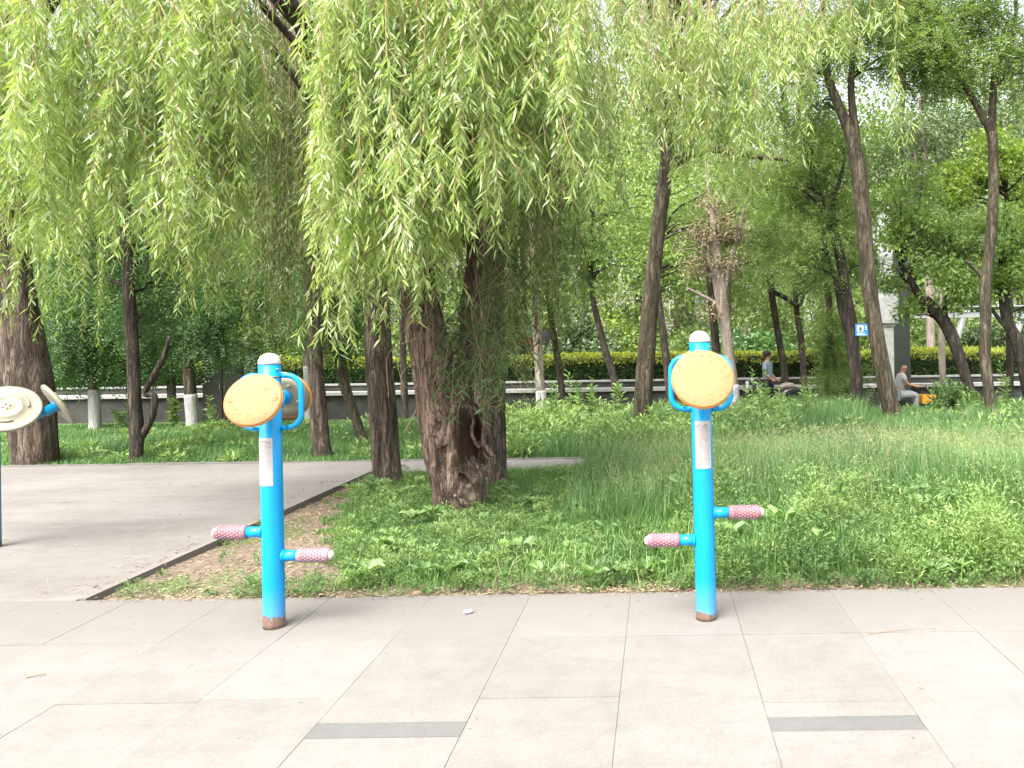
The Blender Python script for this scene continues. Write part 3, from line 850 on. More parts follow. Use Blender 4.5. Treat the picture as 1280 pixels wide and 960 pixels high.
    while z > plate_z - 0.118:
        tgt = ink2 if row in (0, 1) else ink
        hgt = 0.006 if row < 2 else 0.0026
        a0 = plate_az - w0 * 0.82
        while a0 < plate_az + w0 * 0.78:
            wd = 0.05 + 0.12 * rng.random()
            if rng.random() < (0.85 if row > 2 else 0.55):
                V, f = curved(r + 0.0028, a0, min(a0 + wd, plate_az + w0 * 0.82), z - hgt, z, 3); tgt.add(V, f)
            a0 += wd + 0.03 + 0.03 * rng.random()
        z -= hgt + 0.0042; row += 1
    ink.build('fine_print', M['ink'], po); ink2.build('heading_print', M['ink_dark'], po)
    return root

gl = ground(343, 783); gr = ground(883, 773)
exercise_post('blue massage post at the left by the mulch corner, its apricot discs turned sideways', (gl[0], gl[1], 0), 1.420, -0.004, R(-5), 1.238, 1.215,
              [(-1, 0.512), (1, 0.382)], 0.897, -0.22, 0.062, 0.142)
exercise_post('blue massage post at the right before tall weeds, its apricot disc facing straight out', (gr[0], gr[1], 0), 1.506, -0.010, R(0), 1.312, 1.282,
              [(1, 0.575), (-1, 0.428)], 0.952, 0.06, 0.045)

def arm_wheel():
    Y = 5.95
    b = ground(2, 683); base = np.array([b[0] - 0.045, Y, 0])
    root = empty('arm_wheel', base, 'cream arm exercise wheels on a blue post at the left edge of the plaza', 'exercise wheel')
    m = MB(); m.tube([base, base + [0, 0, 0.45], base + [0, 0, 0.93]], 0.05, 28); m.build('post', paint('wheel_post_paint', (0.0, 0.15, 0.32), 0.03), root, True)
    hub = base + np.array([0, 0, 0.90])
    blue2 = mat_simple('deep_blue_paint', (0.0, 0.18, 0.36), 0.35, 0.1, 6)
    def wheel(c, n, rad, arm_from):
        n = unit(np.array(n, float)); nn, u, w = rot_axes(n)
        am = MB(); am.tube([arm_from, c - n * 0.16, c - n * 0.02], 0.024, 16)
        am.lathe([(0.036, -0.10), (0.036, -0.03), (0.05, -0.028), (0.05, -0.014)], c, n, 20)
        am.build('wheel_arm', blue2, root, True)
        d = MB()
        d.lathe([(0.0, 0.030), (rad * 0.16, 0.030), (rad * 0.20, 0.024), (rad * 0.36, 0.020), (rad * 0.40, 0.030), (rad * 0.46, 0.030), (rad * 0.50, 0.017), (rad * 0.9, 0.010), (rad * 0.97, 0.013), (rad, 0.006), (rad, -0.008), (rad * 0.96, -0.014), (rad * 0.5, -0.012), (rad * 0.3, -0.016), (0, -0.016)], c, n, 64)
        for k in range(3):
            th = k * 2.094 + 0.4
            d.tube([c + n * 0.02 + (u * math.cos(th + q) + w * math.sin(th + q)) * rad * 0.62 for q in np.linspace(-0.45, 0.45, 8)], 0.009, 8)
        wo = d.build('wheel', M['cream'], root, True)
        g = MB()
        for k in range(4):
            th = k * 1.5708 + 0.3
            g.lathe([(0.009, 0.028), (0.009, 0.034), (0, 0.035)], c + (u * math.cos(th) + w * math.sin(th)) * rad * 0.10, n, 10)
        g.build('bolts', M['steel'], wo, True)
    c1 = at(8, 511, Y - 0.16); c2 = at(73, 506, Y + 0.05)
    wheel(c1, (0.42, -0.60, 0.66), 0.215, hub)
    wheel(c2, (0.56, 0.60, 0.50), 0.185, hub)
    wheel(hub + np.array([-0.42, 0.06, 0.17]), (-0.8, -0.35, 0.46), 0.215, hub)
arm_wheel()

# ================================================================== WILLOWS
def willow(name, label, Y, trunk, limb_ends, profile, leafmat, per=16, zg=0.0, extra_limbs=(), bark='bark', up=190, leafL=0.10, leafW=0.014,
           gap=0.020, sub=2, shoots=0, fl=1.3, n=40, m=90, amp=0.13, patch=None, hollow=None, top_t=0.3, sway=0.1, seed=4.0):
    pts = flare(pxpts(trunk, Y), zg, fl)
    root = empty(name, (pts[1, 0], pts[1, 1], zg), label, 'willow tree')
    V, fs, S = trunk_geo(pts, n, m, amp, 8.0, 1.6, seed)
    if hollow: V = hollow(V)
    mesh_obj('trunk', V, fs, bark if not isinstance(bark, str) else M[bark], root, True)
    br = []
    for lb in extra_limbs:
        lp = pxpts(lb, Y); v, f, s2 = trunk_geo(lp, 16, 36, amp, 6.0, 1.6, seed + 2); br.append((v, f))
    T = S[-1, :3]
    tops, zb = [], []
    for (px, y, z) in limb_ends:
        x0, _ = unroll(px, 400); e = np.array([x0 * y / F, y, z])
        k = int(len(S) * (0.72 + 0.28 * rng.random())) - 1
        c = limb_curve(S[k, :3], e, 0.8)
        v, f, s2 = trunk_geo(np.column_stack([c, np.linspace(S[-1, 3] * 0.55, 0.012, len(c))]), 8, 28, 0.1, 4.0, 1.6, seed + px)
        br.append((v, f))
        for q in range(per):
            t = top_t + (1 - top_t) * rng.random() ** 0.8
            p = np.array([np.interp(t, np.linspace(0, 1, len(c)), c[:, j]) for j in range(3)])
            p = p + rng.normal(size=3) * np.array([0.24, 0.24, 0.1])
            if p[1] < 4.2: continue
            ppx = PPX + p[0] * F / p[1]
            if 300 < ppx < 404 and p[1] < 7.6 and rng.random() < 0.97: continue
            clump = float(vnoise(np.array([[p[0] * 4.5 + seed, p[1] * 2.2, seed]]))[0])
            tgt = profile(ppx) - up * (0.75 * rng.random() ** 1.6 + 0.6 * max(0.0, clump - 0.45)) + (rng.random() < 0.15) * 18
            tops.append(p); zb.append(max(at(ppx, tgt, p[1])[2], 1.2))
    lv, tw = strand_set(tops, zb, leafL, leafW, gap, 0.22, sway, sub, shoots)
    v, f = join(br); mesh_obj('limbs', v, f, bark if not isinstance(bark, str) else M[bark], root, True)
    mesh_obj('hanging_twigs', *tw, M['twig'], root)
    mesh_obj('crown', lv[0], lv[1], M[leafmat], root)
    return root, S

HC = at(588, 548, 6.95 - 0.22)                 # mouth of the hollow
def dig(V):
    d = (V - HC) / np.array([0.10, 0.30, 0.29])
    d[:, 0] -= 0.5 * d[:, 2] * -0.4
    front = V[:, 1] < 7.02
    w = np.clip(1.25 - np.linalg.norm(d * np.array([1, 0.4, 1]), axis=1), 0, 1) * front
    w = np.clip(w * 2.2, 0, 1)
    V = V.copy(); V[:, 1] += 0.34 * w
    ring = np.clip(1 - np.abs(np.linalg.norm(d * np.array([1, 0.4, 1]), axis=1) - 1.35) / 0.35, 0, 1) * front
    V[:, 1] -= 0.045 * ring
    # second, smaller crack lower down
    H2 = at(580, 600, 6.7); d2 = (V - H2) / np.array([0.035, 0.3, 0.06]) + np.array([0.8, 0, 0]) * (V[:, 2:3] - H2[2]) / 0.06
    w2 = np.clip(1.1 - np.linalg.norm(d2 * np.array([1, 0.35, 1]), axis=1), 0, 1) * (V[:, 1] < 7.0)
    V[:, 1] += 0.07 * np.clip(2 * w2, 0, 1)
    # knobbly burls
    for px, py, rr, hgt in ((552, 552, 0.07, 0.05), (545, 520, 0.06, 0.03), (600, 600, 0.08, 0.05), (560, 610, 0.10, 0.05), (540, 590, 0.06, 0.04), (570, 575, 0.07, 0.05)):
        c = at(px, py, 6.7); q = np.linalg.norm((V - c) * np.array([1, 0.5, 1]), axis=1)
        V[:, 1] -= hgt * np.exp(-(q / rr) ** 2) * (V[:, 1] < 7.0)
    fr = V[:, 1] < 7.05
    V[:, 1] -= fr * 0.05 * (fbm(V * np.array([22, 6, 9]), 3) - 0.5)
    return V

MT = (572, 640)
T0 = at(572, 640, 6.95)
pw = at(583, 618, 6.66) - np.array([T0[0], T0[1], 0]); pw2 = at(578, 578, 6.66) - np.array([T0[0], T0[1], 0]); pw3 = at(588, 545, 6.95) - np.array([T0[0], T0[1], 0])
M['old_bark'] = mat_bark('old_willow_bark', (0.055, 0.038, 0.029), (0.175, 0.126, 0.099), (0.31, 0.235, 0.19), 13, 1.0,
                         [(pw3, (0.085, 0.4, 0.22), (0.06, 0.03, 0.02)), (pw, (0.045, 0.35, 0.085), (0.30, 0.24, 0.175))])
front = prof([(-200, 350), (0, 388), (28, 400), (60, 368), (105, 335), (135, 392), (165, 350), (200, 335), (230, 408), (255, 345), (285, 310), (305, 300), (335, 240), (343, 200), (352, 60), (362, 90), (390, 320),
              (415, 345), (445, 392), (470, 445), (500, 385), (530, 345), (560, 352), (590, 315), (620, 300), (650, 265), (690, 280), (720, 258), (748, 312), (762, 230), (775, 100), (800, 40), (900, 0)])
old, SM = willow('old_willow', 'thick old willow with a hollow gnarled trunk leaning left, long leafy curtain in front', 6.95,
    [(573, 642, 68), (573, 615, 66), (570, 585, 70), (565, 550, 74), (556, 510, 68), (543, 455, 55), (528, 395, 46), (515, 300, 42), (509, 200, 38), (505, 100, 34), (500, 0, 32), (492, -90, 28)],
    [(392, 5.0, 4.6), (420, 5.3, 4.5), (450, 4.8, 4.5), (480, 5.2, 4.7), (520, 4.8, 4.5), (560, 5.1, 4.7), (605, 4.9, 4.6), (650, 5.2, 4.7), (690, 5.0, 4.6), (735, 5.4, 4.8), (755, 6.0, 5.0), (705, 6.2, 5.2), (640, 6.3, 5.2), (560, 6.0, 5.0), (415, 6.2, 5.0), (470, 6.0, 5.2)],
    front, 'willow', 13, gap=0.016, shoots=7, leafL=0.108, leafW=0.0135, bark=M['old_bark'], hollow=dig, n=150, m=220, amp=0.10,
    extra_limbs=[[(572, 535, 40, 0.12), (580, 470, 26, 0.18), (586, 400, 22, 0.15), (596, 300, 20, 0), (612, 180, 18, -0.1), (632, 60, 22, -0.2), (645, -70, 18, -0.3)]])
# lip of the hollow and dry roots curling round it, shoots of leaves above
def hollow_bits(root):
    for pts, rr in (([(578, 508), (590, 510), (601, 518), (606, 535), (604, 552), (610, 562), (616, 570)], 0.022), ([(588, 512), (592, 525), (590, 540), (594, 552), (600, 560)], 0.016),
                    ([(602, 555), (606, 568), (614, 575)], 0.010), ([(598, 552), (604, 562), (616, 566), (620, 580)], 0.007),
                    ([(540, 545), (552, 540), (560, 548), (556, 556), (549, 553)], 0.018), ([(573, 625), (583, 632), (592, 645)], 0.018), ([(568, 618), (580, 628), (590, 642)], 0.014)):
        P = np.array([at(a, b, 6.95 - 0.27 + 0.02 * math.sin(i * 1.3)) for i, (a, b) in enumerate(pts)])
        P = spline(P, 24); P += rng.normal(size=P.shape) * 0.003
        m = MB(); m.tube(P, rr * (0.8 + 0.4 * vnoise(P * 30)), 10); m.build('dry_root', M['old_bark'], root, True)
    P, D = [], []
    tw = []
    for q in range(60):
        a = at(rng.uniform(560, 645), rng.uniform(320, 455), 6.95 - 0.16 - 0.28 * rng.random())
        L = 0.25 + 0.3 * rng.random(); d = unit(np.array([rng.normal() * 0.5, -0.35 * rng.random(), -0.8]))
        c = spline(np.array([a, a + d * L * 0.5, a + d * L + np.array([0, 0, -0.1])]), 8)
        tw.append(tube(c, np.linspace(0.003, 0.001, 8), 4, False))
        t = np.linspace(0.1, 1, 22)
        pp = np.stack([np.interp(t, np.linspace(0, 1, 8), c[:, j]) for j in range(3)], 1)
        az = np.arange(22) * 2.4
        P.append(pp); D.append(unit(np.stack([np.cos(az) * 0.9, np.sin(az) * 0.9, -0.5 * np.ones(22)], 1)))
    for q in range(22):   # bare curving twigs and threads
        a = at(rng.uniform(520, 650), rng.uniform(330, 430), 6.95 - 0.3 * rng.random() - 0.1)
        b = a + np.array([rng.normal() * 0.18, rng.normal() * 0.1 - 0.05, -0.35 - 0.6 * rng.random()])
        c = spline(np.array([a, (a + b) / 2 + rng.normal(size=3) * 0.12, b, b + rng.normal(size=3) * 0.1]), 14)
        tw.append(tube(c, 0.0022, 4, False))
    P = np.concatenate(P); D = np.concatenate(D)
    V, f = lance(P, D, 0.08 * (0.7 + 0.5 * rng.random(len(P))), 0.014, 0.15)
    mesh_obj('trunk_shoots', V, f, M['locust_dark'], root)
    mesh_obj('loose_twigs', *join(tw), M['twig'], root)
hollow_bits(old)

willow('straight_willow', 'straight brown willow trunk just left of the hollow one, wide leafy curtain', 8.55,
    [(484, 597, 35), (482, 560, 33), (478, 500, 33), (474, 440, 31), (468, 340, 28), (458, 200, 25), (448, 60, 22), (440, -60, 18)],
    [(-60, 5.8, 5.0), (-20, 5.4, 4.7), (20, 6.2, 5.1), (55, 5.6, 4.8), (95, 6.2, 5.1), (130, 5.5, 4.8), (165, 6.0, 5.0), (200, 5.4, 4.7), (235, 6.2, 5.1), (262, 5.7, 4.9), (285, 6.2, 5.0), (300, 5.7, 4.8), (60, 6.8, 5.5), (180, 6.8, 5.5), (280, 6.9, 5.4)],
    front, 'willow', 12, up=230, n=44, m=100, leafL=0.108, leafW=0.0135, shoots=7, gap=0.016, sway=0.14, seed=9.0, top_t=0.5, bark='bark')
backp = prof([(-100, 380), (60, 420), (120, 430), (160, 380), (250, 400), (330, 400), (345, 440), (400, 450), (440, 430), (520, 440), (580, 470), (620, 480), (650, 490), (680, 470), (700, 380), (740, 350), (780, 340), (820, 240), (900, 280), (960, 320)])
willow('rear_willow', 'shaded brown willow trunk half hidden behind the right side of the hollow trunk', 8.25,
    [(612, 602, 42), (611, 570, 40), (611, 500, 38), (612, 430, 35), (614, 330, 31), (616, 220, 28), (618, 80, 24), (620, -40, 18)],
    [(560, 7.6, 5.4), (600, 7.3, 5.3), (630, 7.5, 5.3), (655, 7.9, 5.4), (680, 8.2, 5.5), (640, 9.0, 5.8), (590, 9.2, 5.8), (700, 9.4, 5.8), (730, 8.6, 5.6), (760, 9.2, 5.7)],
    backp, 'willow_shade_tint', 10, up=230, n=36, m=80, leafL=0.10, gap=0.022, seed=14.0, bark='bark')
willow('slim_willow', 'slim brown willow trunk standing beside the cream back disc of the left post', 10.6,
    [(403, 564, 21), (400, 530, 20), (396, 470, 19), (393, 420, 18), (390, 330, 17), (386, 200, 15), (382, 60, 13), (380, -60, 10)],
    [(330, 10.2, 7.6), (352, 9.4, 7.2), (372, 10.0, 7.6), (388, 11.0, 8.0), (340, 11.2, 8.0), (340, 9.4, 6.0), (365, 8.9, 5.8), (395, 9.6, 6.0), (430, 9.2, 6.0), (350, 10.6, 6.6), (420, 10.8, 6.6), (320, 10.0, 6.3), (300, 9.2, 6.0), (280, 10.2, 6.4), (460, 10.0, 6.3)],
    backp, 'willow_shade_tint', 9, up=260, n=24, m=60, leafL=0.11, gap=0.026, seed=19.0, bark='bark', sub=1)
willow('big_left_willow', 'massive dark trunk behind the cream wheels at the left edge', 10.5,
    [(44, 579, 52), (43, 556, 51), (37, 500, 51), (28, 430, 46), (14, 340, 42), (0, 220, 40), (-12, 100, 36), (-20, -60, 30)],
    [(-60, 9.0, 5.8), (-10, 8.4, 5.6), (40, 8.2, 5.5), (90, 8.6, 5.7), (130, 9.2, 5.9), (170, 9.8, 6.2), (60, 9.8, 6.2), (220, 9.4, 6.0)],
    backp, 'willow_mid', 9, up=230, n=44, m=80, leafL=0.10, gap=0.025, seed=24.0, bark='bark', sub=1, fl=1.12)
rightp = prof([(760, 200), (780, 160), (815, 190), (850, 255), (880, 220), (920, 250), (950, 265), (985, 230), (1010, 190), (1050, 150), (1085, 230), (1110, 240), (1130, 170), (1150, 60), (1200, 0)])
willow('leaning_willow', 'tall bare-stemmed willow leaning right in the meadow, left of the right post', 12.9,
    [(802, 542, 21), (804, 500, 22), (809, 430, 21), (816, 350, 20), (825, 270, 19), (833, 205, 18), (837, 150, 15), (842, 60, 12), (846, -50, 9)],
    [(800, 8.6, 5.6), (835, 8.2, 5.4), (860, 8.6, 5.6), (890, 8.2, 5.4), (920, 8.6, 5.6), (945, 8.3, 5.5), (975, 8.7, 5.7), (1000, 8.4, 5.5), (1040, 8.8, 5.8), (1075, 8.4, 5.5), (1105, 8.8, 5.8), (880, 9.8, 6.2), (950, 10.0, 6.3), (750, 11.0, 7.4), (785, 11.2, 7.7), (820, 11.6, 7.9), (855, 11.2, 7.6), (800, 12.6, 8.6), (765, 12.2, 8.2), (840, 12.8, 8.6)],
    rightp, 'willow', 9, up=280, n=24, m=60, leafL=0.12, leafW=0.016, gap=0.030, shoots=5, seed=31.0, bark='bark_olive', sub=2, top_t=0.55,
    extra_limbs=[[(832, 215, 13), (850, 200, 11), (890, 187, 9), (940, 195, 7), (985, 200, 4)], [(834, 190, 10), (815, 150, 8), (790, 90, 6), (770, 20, 4)]])

# ================================================================== MID TREES
tree('forked_tree', 'slim dark tree forking low, at the plaza edge beside the massive left trunk', 'tree', 10.5,
     [(170, 576, 15), (171, 540, 17), (169, 500, 15), (166, 440, 14), (162, 380, 14), (158, 300, 12), (156, 200, 10)],
     [[(178, 545, 9), (190, 520, 9), (193, 495, 8), (181, 492, 8), (192, 470, 8), (205, 445, 6), (212, 420, 4)]],
     [(160, 300, 0.9, 9, 0.6), (100, 330, 0.8, 8, 1.2), (215, 385, 0.6, 7, 0.8), (130, 250, 1.0, 9, 1.0), (220, 300, 0.9, 9, 1.0)], 'locust_dark', 'bark_dark', per=42, leaf=0.05)
tree('limewashed_tree', 'slim tree with a limewashed foot in front of the dark cabinet', 'tree', 14.7,
     [(241, 530, 14), (239, 500, 14), (236, 460, 13), (233, 410, 12), (230, 330, 11), (228, 220, 9)], [],
     [(235, 395, 0.9, 9), (280, 425, 0.9, 12), (200, 420, 0.8, 8), (300, 370, 1.1, 12), (180, 350, 1.2, 12), (250, 300, 1.4, 14)], 'locust_dark', 'bark', lime=0.62, per=60)
tree('limewashed_stump_tree', 'thin tree with a limewashed foot between the cream wheels and the slim forked tree', 'tree', 14.9,
     [(119, 535, 13), (118, 500, 12), (116, 460, 11), (115, 410, 10), (114, 330, 9)], [],
     [(100, 440, 0.9, 13), (140, 430, 0.9, 12), (75, 410, 0.9, 10, 1), (120, 380, 1.2, 13), (180, 445, 0.7, 8, 1), (60, 350, 1.2, 12)], 'locust_dark', 'bark', lime=0.75, per=60)
tree('pale_pole_tree', 'thin limewashed trunk close behind the slim willow by the left post', 'tree', 15.0,
     [(386, 528, 9), (385, 500, 9), (383, 450, 8), (381, 400, 8), (379, 320, 7)], [],
     [(350, 410, 0.9, 9), (385, 360, 1.0, 10), (430, 390, 0.9, 9), (320, 340, 1.2, 10)], 'locust', 'bark_pale', lime=1.1, per=50)
tree('grey_trunk_tree', 'thin grey trunk rising directly behind the top of the left post', 'tree', 18.5,
     [(312, 520, 10), (312, 480, 10), (311, 440, 10), (310, 390, 9), (309, 300, 8)], [],
     [(310, 350, 1.3, 12), (270, 300, 1.6, 14), (350, 290, 1.5, 13)], 'locust', 'bark_pale', zg=ZL, per=55)
tree('slanting_tree', 'dark crooked tree slanting between the slim and the straight brown willow trunks', 'tree', 12.2,
     [(452, 545, 12), (442, 515, 12), (432, 485, 13), (424, 445, 12), (418, 400, 10), (412, 340, 8)],
     [[(430, 480, 8), (427, 440, 7), (424, 405, 6)]],
     [(425, 430, 0.5, 5), (405, 380, 0.9, 9), (440, 370, 0.8, 8), (420, 320, 1.1, 9)], 'locust_dark', 'bark_olive', per=50)
tree('thin_dark_tree', 'thin dark trunk seen between the straight and the hollow willow trunks', 'tree', 19.5,
     [(506, 515, 9), (505, 470, 8), (503, 420, 7), (501, 350, 6)], [], [(490, 360, 1.2, 9), (530, 340, 1.3, 9)], 'locust', 'bark_dark', zg=ZL, per=45)
tree('pale_limed_tree', 'pale slender trunk with a limewashed foot right of the rear willow', 'tree', 19.2,
     [(677, 505, 13), (675, 480, 12), (673, 440, 11), (670, 400, 11), (667, 340, 10), (664, 240, 8)], [],
     [(640, 370, 1.2, 11), (690, 350, 1.2, 10), (660, 280, 1.6, 14), (720, 270, 1.5, 12)], 'locust', 'bark_pale', lime=0.34, zg=ZL, per=55)
tree('thin_left_leaning_tree', 'thin black trunk leaning left, nearest right of the pale limewashed slender trunk', 'tree', 20.3,
     [(703, 500, 9), (700, 470, 9), (694, 430, 8), (688, 390, 7), (682, 340, 6), (678, 280, 5)], [],
     [(680, 320, 1.2, 10), (720, 300, 1.1, 9), (700, 240, 1.5, 12)], 'locust_dark', 'bark_dark', zg=ZL, per=55)
tree('curved_black_tree', 'thin black trunk curving left, midway between the pale slender tree and the leaning willow', 'tree', 19.8,
     [(772, 505, 10), (768, 475, 10), (757, 440, 9), (747, 400, 8), (741, 370, 7), (738, 320, 6), (742, 260, 5)], [],
     [(745, 340, 1.0, 9), (780, 310, 1.2, 10), (735, 270, 1.3, 11), (800, 250, 1.5, 11)], 'maple', 'bark_dark', zg=ZL, kind='tuft', leaf=0.10, wid=0.055, per=110)
tree('black_tree_behind_willow', 'black leaning trunk showing just right of the leaning willow stem', 'tree', 19.0,
     [(838, 510, 10), (834, 460, 10), (828, 410, 9), (822, 360, 8), (818, 300, 7)], [],
     [(850, 360, 1.0, 8), (815, 320, 1.3, 10), (860, 310, 1.2, 10), (880, 260, 1.4, 12)], 'maple', 'bark_dark', zg=ZL, kind='tuft', leaf=0.10, wid=0.055, per=100)
tree('withered_tree', 'withered grey tree with dry brown leaf clusters and a limewashed foot beside the right disc', 'tree', 17.6,
     [(919, 520, 14), (917, 490, 13), (912, 450, 13), (907, 410, 14), (903, 370, 13), (898, 330, 12), (893, 290, 9), (889, 255, 6), (884, 225, 3), (882, 200, 1.5)],
     [[(908, 420, 9), (901, 390, 9), (893, 350, 7), (884, 310, 5)], [(904, 370, 8), (913, 330, 7), (922, 295, 5), (930, 260, 3)], [(906, 400, 6), (895, 380, 5), (875, 368, 4), (858, 360, 3)]],
     [(893, 290, 0.55, 16), (908, 330, 0.5, 13), (880, 330, 0.45, 10), (920, 290, 0.45, 10), (900, 255, 0.7, 14), (890, 385, 0.35, 6), (870, 300, 0.5, 8)], 'dry_leaf', 'bark_pale', lime=0.42, zg=ZL, kind='tuft', leaf=0.09, wid=0.035, per=55)
tree('black_fork_tree', 'black trunk crossing behind the withered grey tree', 'tree', 18.6,
     [(905, 510, 11), (897, 450, 11), (892, 400, 10), (888, 350, 9), (884, 300, 7)], [], [(860, 300, 1.1, 9, 1), (935, 350, 1.0, 9, 1.5), (900, 240, 1.5, 12, 1)], 'locust', 'bark_dark', zg=ZL, per=50)
tree('thin_pair_tree', 'thin black trunk with a crooked side limb behind the parked scooter', 'tree', 20.8,
     [(983, 495, 8), (980, 460, 9), (973, 420, 8), (965, 370, 8), (961, 330, 7), (962, 280, 5)],
     [[(966, 365, 6), (978, 370, 6), (990, 378, 6), (999, 382, 5), (1004, 372, 4), (1006, 360, 3)]],
     [(960, 300, 1.3, 11), (1000, 330, 1.0, 9), (985, 270, 1.5, 12), (930, 290, 1.2, 9)], 'locust', 'bark_dark', zg=ZL, per=60)
tree('short_black_tree', 'short black trunk standing right of the thin trunk with the crooked limb', 'tree', 21.0,
     [(1005, 480, 8), (1003, 445, 8), (1000, 415, 8), (996, 390, 7), (992, 340, 5)], [], [(1000, 320, 1.2, 10, 1), (1030, 340, 1.0, 9, 1)], 'locust', 'bark_dark', zg=ZL, per=55)
tree('ivy_tree', 'slender olive trunk wrapped in yellow-green leaves left of the blue sign', 'tree', 18.0,
     [(1042, 510, 9), (1040, 470, 9), (1038, 430, 9), (1036, 380, 8), (1033, 320, 7)], [],
     [(1038, 470, 0.35, 7), (1036, 430, 0.3, 6), (1040, 400, 0.35, 6), (1030, 340, 0.9, 9), (1060, 470, 0.5, 8, -0.6)], 'locust', 'bark_olive', zg=ZL, per=50)
tree('sign_tree', 'dark crooked tree that carries the small blue square sign', 'tree', 15.2,
     [(1071, 508, 15), (1070, 470, 16), (1066, 430, 17), (1063, 400, 16), (1056, 360, 13), (1050, 320, 12), (1040, 285, 11), (1025, 250, 9), (1015, 220, 7)],
     [[(1066, 430, 9), (1052, 390, 8), (1045, 350, 7), (1034, 320, 5), (1030, 290, 4)], [(1045, 300, 7), (1040, 260, 6), (1050, 225, 5), (1060, 180, 4)]],
     [(1020, 230, 1.1, 11), (1000, 290, 0.9, 9), (1060, 260, 0.8, 8), (1040, 180, 1.2, 12), (980, 220, 1.1, 10), (1010, 340, 0.6, 6), (1090, 320, 0.6, 5, 1)], 'locust', 'bark_dark', per=62)
tree('tall_leaning_tree', 'tall brown trunk leaning left over the meadow, right of the blue sign', 'tree', 13.6,
     [(1117, 528, 23), (1109, 490, 21), (1099, 440, 20), (1088, 370, 19), (1082, 310, 19), (1077, 250, 19), (1072, 205, 19), (1062, 165, 15), (1048, 130, 12), (1035, 95, 10), (1028, 40, 8), (1030, -40, 6)],
     [[(1074, 215, 12), (1071, 180, 11), (1066, 140, 10), (1064, 100, 8), (1070, 40, 6), (1085, -30, 4)]],
     [(1000, 60, 1.2, 11), (1060, 20, 1.2, 11), (1110, 40, 1.0, 9), (1030, -60, 1.6, 16), (950, 40, 1.1, 9), (1000, 130, 0.7, 6, 1)], 'locust', 'bark_olive', per=60)
tree('fork_topped_tree', 'slender dark tree with a wide Y fork high up, tallest near the right edge', 'tree', 13.7,
     [(1238, 525, 13), (1236, 490, 13), (1231, 440, 14), (1232, 390, 14), (1231, 360, 14), (1237, 310, 13), (1241, 260, 13), (1242, 210, 12), (1240, 165, 12)],
     [[(1240, 168, 10), (1241, 130, 9), (1243, 100, 9), (1250, 75, 8), (1262, 60, 7), (1270, 20, 5), (1268, -40, 4)],
      [(1240, 170, 9), (1228, 145, 8), (1214, 120, 8), (1200, 95, 8), (1190, 75, 7), (1170, 40, 5), (1150, 0, 4)],
      [(1230, 350, 5), (1218, 335, 4), (1205, 325, 3)]],
     [(1180, 60, 1.0, 14), (1240, 40, 0.9, 12), (1150, 20, 1.1, 13), (1220, -30, 1.3, 16), (1275, 70, 0.8, 9), (1155, 90, 0.7, 7), (1130, -10, 1.1, 10)], 'locust', 'bark_olive', per=64)
tree('golden_maple', 'young tree with yellow-green crown behind the fork-topped tree', 'tree', 17.5,
     [(1262, 520, 9), (1262, 460, 9), (1262, 380, 8), (1260, 300, 7), (1258, 240, 5)], [],
     [(1210, 230, 0.75, 10), (1265, 215, 0.8, 12), (1290, 260, 0.8, 9), (1235, 190, 0.7, 9), (1195, 245, 0.45, 6)], 'gold', 'bark_dark', zg=-0.3, kind='tuft', leaf=0.12, wid=0.06, per=120)
tree('bent_maple', 'black trunk bending left with a forked top, between the white column and fork-topped tree', 'tree', 15.6,
     [(1219, 510, 10), (1210, 480, 12), (1200, 450, 14), (1192, 425, 16), (1180, 402, 15), (1166, 388, 13), (1152, 375, 10), (1138, 350, 8), (1125, 330, 6)],
     [[(1190, 420, 11), (1182, 400, 10), (1170, 385, 8), (1158, 372, 6)], [(1183, 405, 7), (1181, 385, 6), (1183, 365, 5), (1188, 330, 4)]],
     [(1150, 340, 0.75, 11), (1190, 330, 0.8, 12), (1170, 290, 0.9, 13), (1215, 300, 0.8, 10), (1130, 300, 0.7, 8), (1200, 370, 0.4, 6), (1160, 240, 0.8, 9), (1140, 380, 0.4, 4), (1114, 300, 0.5, 4, 2.2), (1106, 345, 0.35, 3, 2.2), (1118, 255, 0.6, 9, 2.4), (1128, 290, 0.5, 7, 3.0)], 'maple', 'bark_dark', kind='tuft', leaf=0.11, wid=0.05, per=100)
tree('edge_maple', 'black crooked tree with three short limbs at the right edge', 'tree', 15.9,
     [(1293, 525, 12), (1285, 490, 13), (1278, 455, 14), (1270, 425, 15), (1260, 405, 13), (1254, 385, 9), (1252, 365, 8), (1250, 330, 6)],
     [[(1262, 410, 8), (1258, 380, 8), (1256, 350, 6)], [(1256, 408, 5), (1246, 395, 5), (1238, 385, 4)]],
     [(1270, 340, 0.8, 11), (1240, 340, 0.6, 7), (1290, 300, 0.9, 11), (1250, 290, 0.8, 9), (1300, 370, 0.8, 9)], 'maple', 'bark_dark', kind='tuft', leaf=0.11, wid=0.05, per=100)
tree('pale_thin_tree', 'thin pale grey trunk behind the bent black trunk, in front of the hedge', 'tree', 21.0,
     [(1179, 500, 8), (1178, 460, 8), (1177, 420, 8), (1176, 370, 7), (1174, 300, 6)], [], [(1160, 290, 1.0, 8), (1190, 270, 1.0, 8)], 'far_blue', 'bark_pale', zg=ZL, kind='tuft', leaf=0.14, wid=0.07, per=90)
